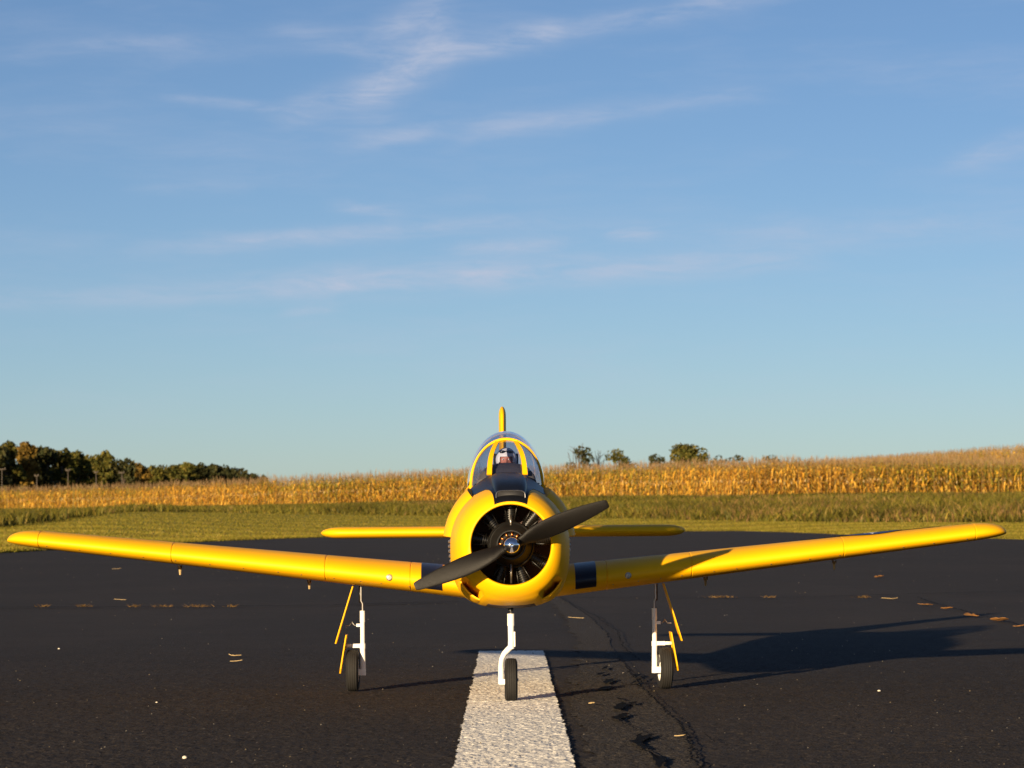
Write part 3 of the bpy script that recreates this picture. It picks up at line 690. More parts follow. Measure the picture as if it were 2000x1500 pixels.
# poles in front of the wood
for px, top, half, ds in [(5, 915, 8, 'leftmost pole, cut by the photo edge'), (73, 928, 4, 'short second pole from the left'), (134, 917, 5, 'third pole from the left'), (189, 921, 4, 'thin fourth pole from the left'), (239, 922, 6, 'rightmost pole in front of the wood')]:
    D = 352; x, y, zt = wpt(px, top, D); zb = float(terrain(x, y))
    t = empty('field_pole', (x, y, zb)); tag(t, 'wooden pole with short crossbar, ' + ds, 'pole', 'poles in front of the left wood')
    MB().tube([(0, 0, -.2), (0, 0, zt - zb)], [.06, .045], 8).build('post', 'pole_wood', t)
    w = half / FPX * D * 2
    m = MB().box((0, -.1, zt - zb - .1), (w, .1, .13)); m.box((-w * .4, -.1, zt - zb + .03), (.12, .1, .12)).box((w * .4, -.1, zt - zb + .03), (.12, .1, .12)); m.build('crossbar', 'pole_wood', t)

# ------------------------------------------------------------------ the aeroplane
YO = 6.0
plane = empty('model_airplane', (0.001, YO, 0), R(0.62))
tag(plane, 'yellow low-wing propeller model airplane standing nose-on over the white stripe', 'model airplane')
OFF = (0, YO, 0)
def part(name, loc, parent=plane):
    o = empty(name, (loc[0], loc[1] - YO, loc[2])); o.parent = parent; return o
def warp(v):                                       # nose reaches further forward, tail further back
    x, y, z = v; f = min(1, max(0, (6.26 - y) / .23)); g_ = min(1, max(0, (y - 6.75) / .25))
    k = 1 - .024 * f
    return (x * k * (1 + .017 * g_), y - .14 * f + .12 * g_, ZC + (z - ZC) * k + .001 * f if f else CAMH + (z - CAMH) * (1 + .017 * g_))
def bld(m, name, mat, parent=None, **k):          # mesh given in level world axes -> child of the plane (identity parents)
    m.v = [warp(v) for v in m.v]
    return m.build(name, mat, parent if parent is not None else plane, off=OFF, **k)

# fuselage sections: y, a, zc, ht, nt, hb, nb, clamp
ZC = 0.2955
SEC = [(5.797, .0775, ZC, .0775, 2, .0775, 2.0, 9), (5.7972, .0800, ZC, .0800, 2, .0800, 2.0, 9), (5.801, .0860, ZC, .0855, 2, .0865, 2.05, 9), (5.812, .0945, ZC, .0935, 2, .0965, 2.15, 9),
       (5.832, .1030, ZC, .1020, 2, .1070, 2.35, 9), (5.862, .1095, ZC, .1080, 2, .1150, 2.6, 9), (5.90, .1130, ZC, .1120, 2, .1200, 2.8, 9), (5.95, .1150, ZC, .1150, 2, .1230, 2.9, 9),
       (6.02, .1165, ZC, .1180, 2, .1240, 3.0, 9), (6.0215, .1145, ZC, .1160, 2, .1220, 3.0, 9), (6.0245, .1145, ZC, .1165, 2, .1225, 3.0, 9), (6.026, .1160, ZC, .1180, 2, .1240, 3.0, 9), (6.12, .1150, ZC, .1280, 2, .1240, 3.0, 9), (6.20, .1140, ZC, .1370, 2, .1230, 3.0, 9),
       (6.265, .1130, ZC, .1440, 2, .1220, 3.0, 9), (6.275, .1130, ZC, .1455, 2, .1220, 3.0, .418), (6.40, .1100, ZC, .1530, 2, .1200, 3.0, .414), (6.60, .0950, .297, .1300, 2, .1150, 2.8, .412),
       (6.70, .0830, .297, .1000, 2, .1050, 2.6, 9), (6.84, .0640, .300, .0720, 2, .0880, 2.4, 9), (7.0, .0480, .308, .0560, 2, .0680, 2.2, 9), (7.15, .0320, .315, .0480, 2, .0480, 2, 9), (7.28, .0140, .322, .0360, 2, .0300, 2, 9)]
SA = np.array(SEC)
def sec(y):
    ysx = SA[:, 0].copy(); ysx[1] = 5.7975; ysx[0] = 5.7970
    p = [np.interp(y, ysx, SA[:, i]) for i in range(1, 7)]
    cl = 9
    if 6.27 < y < 6.64: cl = 0.415
    return (*p, cl)
def fpt(th, y, off=0.0, prm=None):
    a, zc, ht, nt, hb, nb, cl = prm if prm else sec(y)
    a += off; ht += off; hb += off
    c, s = math.cos(th), math.sin(th); nn, h = (nt, ht) if s >= 0 else (nb, hb)
    x = a * math.copysign(abs(c) ** (2 / nn), c); z = zc + h * math.copysign(abs(s) ** (2 / nn), s)
    return Vector((x, y, min(z, cl + off)))
NTH = 112
def indent(th, y):                                # oil-cooler recess low on each side of the cowl
    d = math.degrees(th) % 360
    best = 0
    for c0 in (227, 313):
        k = max(0, 1 - abs(d - c0) / 17); q = min(1, max(0, (y - 5.824) / 0.010)) * min(1, max(0, (5.955 - y) / 0.02))
        kk = min(1, k * 2.4); best = max(best, kk * kk * (3 - 2 * kk) * q)
    return best
fus = MB(); rings = []
inner = [(5.96, .104), (5.90, .104), (5.872, .098), (5.850, .088), (5.826, .0775), (5.806, .0752), (5.800, .0756), (5.7978, .0764)]
for y, r in inner:
    rings.append([Vector((r * math.cos(2 * math.pi * k / NTH), y, ZC + r * math.sin(2 * math.pi * k / NTH))) for k in range(NTH)])
extra = [(5.820,), (5.826,), (5.845,), (5.88,), (5.93,), (5.945,), (5.955,), (5.98,)]
table = list(SEC) + [(e[0], *sec(e[0])) for e in extra]
head = table[:4]; rest = sorted(table[4:], key=lambda q: q[0])
for q in head + rest:
    ring = []
    for k in range(NTH):
        th = 2 * math.pi * (k + .5) / NTH; ring.append(fpt(th, q[0], -0.013 * indent(th, q[0]), q[1:]))
    rings.append(ring)
fus.loft(rings, cap=(False, True))
fuselage = bld(fus, 'fuselage', 'yellow_paint', auto=R(28))
def fpatch(name, mat, thf, ys_, off, nth=24, parent=fuselage, thick=None, fade=0):
    """closed shell lying on the fuselage: thf(y) -> (theta0, theta1); off(y) outer offset"""
    o, i = [], []
    for y in ys_:
        t0, t1 = thf(y)
        o.append([fpt(t0 + (t1 - t0) * k / nth, y, off(y) - fade * abs(2 * k / nth - 1) ** 5) for k in range(nth + 1)])
        i.append([fpt(t0 + (t1 - t0) * k / nth, y, (off(y) - thick) if thick else -0.002) for k in range(nth + 1)])
    m = MB(); rr = [a + b[::-1] for a, b in zip(o, i)]
    m.loft(rr); return bld(m, name, mat, parent)
# black anti-glare panel on top
def agl(y):
    hw = np.interp(y, [5.79, 5.83, 5.90, 5.96, 6.02, 6.12, 6.22, 6.30, 6.37], [.0300, .0340, .0410, .0470, .066, .075, .080, .080, .080]); a, zc, ht = sec(y)[:3]
    h = math.acos(min(.999, hw / a)); return (h, math.pi - h)
fpatch('anti_glare_panel', 'black_paint', agl, [5.7985, 5.801, 5.806, 5.812, 5.82, 5.832, 5.85, 5.875, 5.90, 5.95, 5.96, 5.98, 6.0, 6.02, 6.026, 6.06, 6.12, 6.2, 6.262, 6.30, 6.36], lambda y: 0.0009)
# carburettor air duct on the panel
m = MB(); rr = []
for y, w, h, z0 in [(5.8125, .0285, .3990, .376), (5.835, .0300, .4085, .385), (5.87, .0315, .4165, .395), (5.95, .033, .4245, .400), (6.1, .034, .4335, .41), (6.2, .033, .4375, .42), (6.25, .028, .4395, .425)]:
    zt = fpt(math.pi / 2, y).z
    rr.append([Vector((w * math.copysign(abs(math.cos(t)) ** .45, math.cos(t)), y, z0 + (h - z0) * math.sin(t) ** .45 if math.sin(t) > 0 else z0 - .001)) for t in np.linspace(0, 2 * math.pi, 36, endpoint=False)])
m.loft(rr); bld(m, 'air_duct', 'black_paint', fuselage)
zt = .382
arc = [Vector((.0275 * math.copysign(abs(math.cos(t)) ** .4, math.cos(t)), 5.8105, zt - .0005 + .0165 * abs(math.sin(t)) ** .4)) for t in np.linspace(0, math.pi, 24)]
arc = [arc[0] - Vector((0, 0, .004))] + arc + [arc[-1] - Vector((0, 0, .004))]
bld(MB().tube(arc, .0009, 6), 'duct_trim', 'steel', fuselage)
m = MB(); m.loft([[Vector((x * .025, 5.8122, zt - .002 + z)) for x, z in ((-1, 0), (1, 0), (1, .015), (.85, .018), (-.85, .018), (-1, .015))], [Vector((x * .025, 5.8112, zt - .002 + z)) for x, z in ((-1, 0), (1, 0), (1, .015), (.85, .018), (-.85, .018), (-1, .015))]])
bld(m, 'duct_mouth', 'cockpit_dark', fuselage)
# flared side panels behind the cowl
for s in (0, 1):
    f = (lambda y: (R(7), R(51))) if s == 0 else (lambda y: (R(129), R(173)))
    fpatch('flared_panel', 'yellow_paint', f, [6.018, 6.024, 6.034, 6.045, 6.07, 6.14, 6.22], lambda y: float(np.interp(y, [6.018, 6.024, 6.045, 6.07, 6.14, 6.22], [-.001, .005, .0140, .0155, .013, .0005])))
# oil-cooler intake lips
for c0 in (227, 313):
    fpatch('intake_lip', 'yellow_paint', lambda y, c0=c0: (R(c0 - 18), R(c0 + 18)), [5.868, 5.870, 5.88, 5.90, 5.93, 5.97, 6.015], lambda y: float(np.interp(y, [5.868, 5.870, 5.90, 5.95, 6.015], [.0002, .0010, .0016, .0014, .0004])), thick=.0030, fade=.0022)
    fpatch('intake_grille', 'cockpit_dark', lambda y, c0=c0: (R(c0 - 11), R(c0 + 11)), [5.936, 5.944], lambda y: -.0015, nth=10)
# exhaust stacks
for s in (-1, 1):
    for k in range(6):
        z = .302 - k * .0095; yb = 6.034
        x = abs(fpt(math.asin(max(-1, (z - ZC) / .122)), yb).x) - .004
        bld(MB().tube([(s * (x - .004), yb - .01, z), (s * (x + .003), yb, z), (s * (x + .0055), yb + .028, z - .001)], [.0036, .0040, .0040], 8), 'exhaust_pipe', 'exhaust_metal', fuselage)
# belly hatch (brown recess behind the nose leg)
fpatch('nose_leg_hatch', 'firewall_brown', lambda y: (R(270 - 17), R(270 + 17)), [5.872, 5.89, 5.92, 5.96], lambda y: .0007)

# engine
eng = part('engine', (0, 5.72, ZC + .001)); eng.scale = (.976,) * 3; EO = (0, 5.86, ZC)
toY = lambda loc, ang: Matrix.Translation(loc) @ Matrix.Rotation(ang, 4, 'Y')
def eb(m, name, mat): return m.build(name, mat, eng, off=EO)
mfront = Matrix.Translation((0, 0, ZC)) @ Matrix.Rotation(R(90), 4, 'X')     # local z -> -y
def yl(prof, n=32, **k):                                                     # lathe about the thrust line, heights are -y
    return MB().lathe([(r, -y) for r, y in prof], mfront, n, **k)
eb(yl([(.0, 5.805), (.020, 5.805), (.030, 5.812), (.041, 5.826), (.0435, 5.830), (.0445, 5.836), (.0435, 5.842), (.040, 5.846), (.036, 5.90)]), 'crankcase', 'engine_black')
eb(yl([(.0405, 5.8255), (.0425, 5.8245), (.0445, 5.8265), (.0445, 5.829)]), 'crankcase_ring', 'engine_black')
eb(yl([(.0, 5.925), (.105, 5.925)]), 'firewall', 'firewall_brown')
for k in range(9):
    a = R(90 - 40 * k)
    M = Matrix.Translation((0, 5.848, ZC)) @ Matrix.Rotation(math.pi / 2 - a, 4, 'Y')
    pr = [(.0085, .036), (.0095, .046)]
    for j in range(8):
        h = .048 + j * .0042; pr += [(.0095, h), (.0132, h + .0006), (.0132, h + .0020), (.0095, h + .0026)]
    pr += [(.013, .083), (.015, .085), (.015, .097), (.010, .101)]
    c = eb(MB().lathe(pr, M, 14, cap0=True, cap1=True), 'cylinder', 'engine_black')
    for s in (-1, 1):
        p0 = Vector((math.cos(a) * .043 - s * math.sin(a) * .006, 5.833, ZC + math.sin(a) * .043 + s * math.cos(a) * .006))
        p1 = Vector((math.cos(a) * .092 - s * math.sin(a) * .016, 5.838, ZC + math.sin(a) * .092 + s * math.cos(a) * .016))
        eb(MB().tube([p0, p1], .0011, 6), 'push_rod', 'engine_black')
for k, a in enumerate((90, -90)):
    ca, sa = math.cos(R(a)), math.sin(R(a)); r0, r1 = ((.034, .056), (.034, .073))[k]
    eb(MB().tube([(ca * r0, 5.822, ZC + sa * r0), (ca * r1, 5.826, ZC + sa * r1)], .0021, 8), 'ignition_lead', 'engine_rod')
for k in range(6):
    a = R(k * 30 + 25); eb(MB().tube([(math.cos(a) * .016, 5.803, ZC + math.sin(a) * .016), (math.cos(a) * .024, 5.805, ZC + math.sin(a) * .024)], .0022, 6), 'motor_winding', 'copper')
eb(yl([(.0245, 5.806), (.0255, 5.800), (.0275, 5.800), (.0285, 5.807)]), 'motor_can', 'engine_black')

# propeller
prop = part('propeller', (0, 5.605, ZC + .001)); prop.scale = (.976,) * 3; PO = (0, 5.745, ZC)
def blade(ang):
    rad = [.010, .016, .024, .036, .052, .075, .100, .125, .150, .170, .183, .191, .1955, .1965]
    ch = [.020, .022, .0255, .032, .0350, .0385, .0380, .0345, .0295, .0245, .0205, .0175, .0145, .0090]
    rings = []; P_ = .19
    for r, c in zip(rad, ch):
        be = min(R(42), math.atan(P_ / (2 * math.pi * max(r, .02)))); t = c * np.interp(r, [.01, .03, .08, .19], [.5, .30, .15, .09])
        ring = []
        for k in range(20):
            u_ = 2 * math.pi * k / 20; xx = math.cos(u_); q = c * (.5 * xx + (.06 if r > .03 else 0)); w = t * math.sin(u_) * .5 * (1 + .35 * xx) + t * .18 * (1 - xx * xx)
            # chord direction in the disc (b), axis (-y)
            ring.append(Vector((r, -(q * math.sin(be)) - w * math.cos(be), q * math.cos(be) - w * math.sin(be))))
        rings.append(ring)
    m = MB().loft(rings)
    M = Matrix.Translation((0, 5.745, ZC)) @ Matrix.Rotation(-ang, 4, 'Y')
    m.v = [tuple(M @ Vector(v)) for v in m.v]
    return m
for a in (R(22.6), R(202.6)): blade(a).build('blade', 'prop_composite', prop, off=PO)
MB().lathe([(.004, -5.762), (.0165, -5.762), (.0172, -5.755), (.0172, -5.735), (.0140, -5.730)], mfront, 28, cap0=True, cap1=True).build('hub', 'prop_composite', prop, off=PO)
MB().lathe([(.0158, -5.7296), (.0160, -5.727), (.0157, -5.723), (.0148, -5.718), (.0132, -5.7135), (.0108, -5.7098), (.0078, -5.7072), (.0045, -5.7058), (.0030, -5.7056), (.0026, -5.7075), (.0, -5.7078)], mfront, 36).build('spinner', 'chrome', prop, off=PO)
MB().lathe([(.004, -5.81), (.004, -5.73)], mfront, 12).build('shaft', 'steel', prop, off=PO)

# wings
def chordf(x): return np.interp(x, [0, .1, .93, 1.012], [.385, .372, .215, .19])
def lef(x): return np.interp(x, [0, .1, .93, 1.012], [6.090, 6.098, 6.160, 6.172])
def zmf(x): return .2035 + .1105 * x
def tipk(x): return math.sqrt(max(0.0, 1 - (max(0, x - .925) / .0875) ** 3))
def foil(f, t): return 5 * t * (.2969 * math.sqrt(f) - .1260 * f - .3516 * f * f + .2843 * f ** 3 - .1036 * f ** 4)
def wprof(x, u, sc=1.0):
    ax = abs(x); c0 = chordf(ax); k = max(tipk(ax), .04); c = c0 * (.25 + .75 * k); f = abs(u); t = .168 * k * c0 / c * (1 if ax < .925 else 1)
    yt = foil(f, t) * sc; m, p = .018, .38
    yc = m / p ** 2 * (2 * p * f - f * f) if f < p else m / (1 - p) ** 2 * (1 - 2 * p + 2 * p * f - f * f)
    drop = -(.168 * c0 * .5) * (1 - k) * .5
    y = lef(ax) + (c0 - c) * .45 + f * c
    return y + (1 - sc) * .05 * (1 - f), zmf(ax) + drop + c * (yc + (yt if u >= 0 else -yt)) - (f - .1) * c * .02
def wsurf(x, u, off):
    y, z = wprof(x, u); y1, z1 = wprof(x, u + .004); y0, z0 = wprof(x, u - .004)
    ty, tz = y1 - y0, z1 - z0; l = math.hypot(ty, tz) or 1
    ny, nz = -tz / l, ty / l                                        # turning upper->outward
    return Vector((x, y + ny * off, z + nz * off))
UF = [.76, .66, .55, .44, .34, .25, .18, .12, .08, .05, .03, .015, .006, .0015]
UU_ = UF + [0.0] + [-f for f in UF[::-1]]
GR = [.150 + .045, .365, .672, .940]
def wing(s):
    w = part('wing', (s * .1, 6.2, .22)); WO = (s * .1, 6.2, .22)
    xs = [(.05, 1)] + [(x, 1) for x in np.linspace(.08, .92, 36)] + [(.925 + .0875 * q, 1) for q in (.0, .15, .3, .45, .58, .7, .8, .88, .94, .98, .998)]
    for gx in GR: xs += [(gx - .0016, 1), (gx - .0006, .965), (gx + .0006, .965), (gx + .0016, 1)]
    xs = sorted(xs)
    rings = [[Vector((s * x, *wprof(x, u, sc))) for u in UU_] for x, sc in xs]
    MB().loft(rings).build('wing_panel', 'yellow_paint', w, off=WO)
    for nm, x0, x1 in (('flap', .14, .52), ('aileron', .526, .915)):
        u2 = [1.0, .95, .88, .80, .772]; uu_ = u2 + [-q for q in u2[::-1][:-1]]
        rings = [[Vector((s * x, *wprof(x, u))) for u in uu_] for x in np.linspace(x0, x1, 14)]
        MB().loft(rings).build(nm, 'yellow_paint', w, off=WO)
    def patch(nm, mat, x0, x1, u0, u1, off=.0006, nx=4, nu=24):
        m = MB()
        sg = lambda t: u0 + (u1 - u0) * t
        top_ = [[wsurf(s * (x0 + (x1 - x0) * i / nx), np.sign(sg(j / nu)) * abs(sg(j / nu)), off) for j in range(nu + 1)] for i in range(nx + 1)]
        m.loft(top_, closed=False, cap=(False, False)); return m.build(nm, mat, w, off=WO)
    # wing walk: nonlinear in u so the leading edge is smooth
    m = MB(); us_ = [-.035, -.022, -.012, -.005, -.0012, 0.0003, .0012, .005, .012, .025, .05, .09, .15, .25, .35, .45, .55]
    ring = []
    for i in range(5):
        x = .132 + .042 * i / 4; row = []
        for u_ in us_:
            y, z = wprof(x, u_); c = chordf(x); cy, cz = lef(x) + .14 * c, zmf(x) + .01 * c
            v = Vector((0, (y - cy) / .14, (z - cz) / .085)) if abs(u_) < .14 else Vector((0, 0, math.copysign(1, u_)))
            v.normalize(); row.append(Vector((s * x, y, z)) + v * .0008)
        ring.append(row)
    m.loft(ring, closed=False, cap=(False, False)); m.build('wing_walk', 'navy_paint', w, off=WO)
    # landing light, screws, control horns
    y, z = wprof(.237, .0); M = Matrix.Translation((s * .237, y + .0003, z + .0)) @ Matrix.Rotation(R(90), 4, 'X')
    MB().lathe([(.0064, -.002), (.0064, .0006), (.0052, .0012)], M, 20).build('light_bezel', 'steel', w, off=WO)
    MB().lathe([(.0053, .0004), (.0048, .0014), (.003, .0020), (.0, .0022)], M, 18).build('landing_light', 'lens_white', w, off=WO)
    for x in (.135, .165, .20, .255, .30, .345, .41, .46, .53, .60, .66, .73, .79, .86, .92):
        x += random.uniform(-.008, .008); y, z = wprof(x, -.035)
        me_ = MB().lathe([(.0013, 0), (.0012, .0006), (.0, .0009)], Matrix.Translation((s * x, y, z)) @ Matrix.Rotation(R(145), 4, 'X'), 8)
        me_.build('screw', 'engine_rod', w, off=WO)
    for x in (.408, .672):
        y, z = wprof(x, -.70); m = MB()
        for dx in (-.003, .003): m.box((s * x + dx, y - .004, z - .0075), (.0022, .010, .018))
        m.box((s * x, y - .004, z - .001), (.012, .016, .003)); m.build('control_horn', 'horn_brown', w, off=WO)
        MB().tube([(s * x, y - .012, z - .013), (s * x, y - .004, z - .017), (s * x, y - .002, z - .029)], [.0024, .0030, .0020], 8).build('clevis', 'dry_husk', w, off=WO)
        MB().tube([(s * x, y - .010, z - .014), (s * x, y - .07, z - .002)], .0009, 6).build('push_wire', 'steel', w, off=WO)
    if s > 0:                                                      # star insignia on the upper surface
        def dec(nm, mat, pts, off):
            V_ = []; 
            c0 = (.735, .42)
            def P_(a, b):
                x = c0[0] + a; u_ = max(.03, min(.73, c0[1] + b / chordf(x))); y_, z_ = wprof(x, u_); return Vector((x, y_, z_ + off))
            fs_ = []; nR = 6
            V_.append(P_(0, 0))
            k_ = len(pts)
            for r_ in range(1, nR + 1):
                V_ += [P_(a * r_ / nR, b * r_ / nR) for a, b in pts]
            for i in range(k_): fs_.append((0, 1 + i, 1 + (i + 1) % k_))
            for r_ in range(nR - 1):
                for i in range(k_): fs_.append((1 + r_ * k_ + i, 1 + (r_ + 1) * k_ + i, 1 + (r_ + 1) * k_ + (i + 1) % k_, 1 + r_ * k_ + (i + 1) % k_))
            MB().add(V_, fs_).build(nm, mat, w, off=WO)
        rr_ = .068
        def rect(x0, x1, y0, y1):
            o = []
            cs = [(x0, y0), (x1, y0), (x1, y1), (x0, y1)]
            for i in range(4):
                a, b = cs[i], cs[(i + 1) % 4]; o += [(a[0] + (b[0] - a[0]) * t, a[1] + (b[1] - a[1]) * t) for t in np.linspace(0, 1, 8, endpoint=False)]
            return o
        dec('insignia_border', 'insignia_blue', rect(-.143, .143, -.028, .045), .0005)
        dec('insignia_bar', 'insignia_white', rect(-.134, .134, -.020, .036), .0009)
        dec('insignia_bar', 'insignia_red', rect(-.134, .134, .001, .014), .0013)
        dec('insignia_disc', 'insignia_blue', [(rr_ * math.cos(t), rr_ * math.sin(t)) for t in np.linspace(0, 2 * math.pi, 40, endpoint=False)], .0018)
        st = []
        for i in range(10):
            q = rr_ * (.96 if i % 2 == 0 else .96 * .382); st.append((q * math.sin(i * math.pi / 5), -q * math.cos(i * math.pi / 5)))
        dec('insignia_star', 'insignia_white', st, .0023)
    return w
wing(-1); wing(1)

# tail
def sloft(secs, axis='x'):                # (pos, y0, chord, thick, other)
    fr = [1.0, .93, .82, .70, .58, .46, .34, .24, .15, .08, .04, .015, .004]; rings = []
    for p, y0, c, t, o in secs:
        ring = []
        for f in fr + [0.0] + fr[::-1][:-1]: pass
        for sgn, lst in ((1, fr), (0, [0.0]), (-1, fr[::-1][:-1])):
            for f in lst:
                h = sgn * max(foil(f, 1.0) * t, .0012 if f < 1 else 0.0006) * (1 if f > 0 else 0)
                ring.append(Vector((p, y0 + f * c, o + h)) if axis == 'x' else Vector((o + h, y0 + f * c, p)))
        rings.append(ring)
    return MB().loft(rings)
def tk(q): return math.sqrt(max(0.002, 1 - q * q))
for s in (-1, 1):
    st = [(s * x, 7.02 + .06 * x / .42, (.20 - .07 * x / .42), .0265, .3165 + s * 0) for x in np.linspace(.0, .375, 10)]
    for q in (.2, .4, .6, .75, .87, .95, .99):
        x = .375 + .047 * q; k = tk(q); c0 = .20 - .07 * x / .42; st.append((s * x, 7.02 + .06 * x / .42 + c0 * (1 - k) * .4, c0 * (.3 + .7 * k), .0265 * k, .3165))
    bld(sloft(st), 'tailplane', 'yellow_paint')
ft = []
for z in np.linspace(.35, .585, 12):
    f = (z - .35) / .25; ft.append((z, 6.92 + .165 * f ** .8, .31 - .175 * f ** .9, .0165, 0))
for q in (.25, .5, .7, .85, .95, .99):
    z = .585 + .022 * q; k = tk(q); ft.append((z, 7.08 + .012 * q + .05 * (1 - k), .137 * (.3 + .7 * k), .0165 * k, 0))
bld(sloft(ft, 'z'), 'tail_fin', 'yellow_paint')

# canopy, windscreen, cockpit
CY = [(6.362, .0735, .4150, .0935), (6.42, .0790, .410, .110), (6.49, .0825, .407, .1235), (6.54, .0815, .406, .122), (6.60, .076, .404, .108), (6.66, .066, .400, .078), (6.70, .054, .394, .045), (6.73, .040, .385, .016)]
def arch(y, a, z0, h, n=33, off=0): return [Vector(((a + off) * math.cos(t), y, z0 + (h + off) * math.sin(t))) for t in np.linspace(0, math.pi, n)]
can = part('canopy', (0, 6.5, .41)); CO = (0, 6.5, .41)
def cb_(m, nm, mat, **k): return m.build(nm, mat, can, off=CO, **k)
cb_(MB().loft([arch(*c) for c in CY], closed=False, cap=(False, False)), 'canopy_glass', 'canopy_glass')
# windscreen: from base curve to front arch
base = []
for t in np.linspace(0, math.pi, 33):
    c = math.cos(t); bx = .0745 * c; fl_ = min(1, max(0, (abs(bx) - .036) / .0385)); by = 6.262 + .095 * fl_ ** 1.3
    zt = max(fpt(math.acos(max(-.98, min(.98, bx / .113))), min(by, 6.264)).z, .4) ; base.append(Vector((bx, by, zt + .001)))
ar = arch(*CY[0]); ar0 = [Vector((.0735 * math.copysign(abs(math.cos(t)) ** .9, math.cos(t)), 6.361, .415 + .0935 * math.sin(t) ** .9 if math.sin(t) > 0 else .415)) for t in np.linspace(0, math.pi, 33)]
def wsp(i, f): return base[i].lerp(ar0[i], f) + Vector((0, -.006, .006)) * math.sin(math.pi * f) * math.sin(math.pi * i / 32)
cb_(MB().loft([[wsp(i, f) for i in range(33)] for f in np.linspace(0, 1, 9)], closed=False, cap=(False, False)), 'windscreen_glass', 'canopy_glass')
def strip(pts, w, nm='canopy_frame', mat='yellow_paint', flat=.45):
    m = MB(); m.tube(pts, w, 8); return cb_(m, nm, mat)
strip([p + Vector((0, -.001, .001)) for p in arch(6.361, .0740, .4130, .0960, 41)], .0033)
strip([p for p in arch(6.55, .0808, .406, .1205, 41)], .0020)
for sx in (-1, 1):
    # windscreen posts: flat bands
    b0 = Vector((sx * .0365, 6.259, fpt(math.pi / 2, 6.26).z - .004)); t0 = Vector((sx * .0190, 6.358, .5045))
    rr = []
    for f in np.linspace(0, 1, 10):
        c = b0.lerp(t0, f) + Vector((sx * .004, -.007, .006)) * math.sin(math.pi * f); hw = .0052 - .0012 * f
        rr.append([c + Vector((-hw, -.0012, .0012)), c + Vector((hw, -.0008, .0010)), c + Vector((hw, .0016, -.0010)), c + Vector((-hw, .0016, -.0010))])
    cb_(MB().loft(rr), 'windscreen_post', 'yellow_paint')
    strip([Vector((sx * c[1], c[0], c[2])) for c in CY], .0035, 'canopy_rail')
    strip([Vector((sx * .0745, 6.357, .412)), Vector((sx * .0785, 6.38, .408)), Vector((sx * .0815, 6.46, .406))], .0045, 'canopy_rail')
# cockpit
bld(MB().loft([[Vector((x, y, z)) for x, z in ((-.068, .4165), (.068, .4165), (.060, .4185), (-.060, .4185))] for y in (6.28, 6.62)]), 'cockpit_floor', 'cockpit_dark', fuselage)
rr = []
for y, zt, w in ((6.272, .430, .060), (6.285, .446, .058), (6.31, .4580, .052), (6.345, .4610, .048), (6.352, .4590, .048)):
    rr.append([Vector((w * math.cos(t), y, .414 + (zt - .414) * (math.sin(t) ** .35 if math.sin(t) > 1e-6 else 0))) for t in np.linspace(0, math.pi, 21)])
bld(MB().loft(rr), 'instrument_coaming', 'cockpit_grey', fuselage)
m = MB().box((0, 6.475, .445), (.052, .012, .075)); bld(m, 'seat_back', 'cockpit_dark', fuselage)
m = MB().box((0, 6.59, .428), (.080, .07, .040)); bld(m, 'rear_deck', 'cockpit_grey', fuselage)

# landing gear
def wheel(parent, c, w, r, po, toe=0):
    M = Matrix.Translation(c) @ Matrix.Rotation(R(toe), 4, 'Z') @ Matrix.Rotation(R(90), 4, 'Y')
    h = w / 2; pr = [(r * .60, -h * .80), (r * .70, -h * .98), (r * .82, -h), (r * .92, -h * .86)]
    for k, q in enumerate(np.linspace(-.68, .68, 9)):
        rr_ = r * (1 - .045 * abs(q) ** 2.2); pr.append((rr_ - (.0010 if k % 2 else 0), h * q))
    pr += [(r * .92, h * .86), (r * .82, h), (r * .70, h * .98), (r * .60, h * .80)]
    MB().lathe(pr + [pr[0]], M, 40).build('tyre', 'rubber', parent, off=po, auto=R(50))
    MB().lathe([(.0, -h * .55), (r * .25, -h * .75), (r * .35, -h * .5), (r * .52, -h * .5), (r * .62, -h * .86), (r * .62, h * .86), (r * .52, h * .5), (r * .35, h * .5), (r * .25, h * .75), (.0, h * .55)], M, 28).build('rim', 'white_metal', parent, off=po)
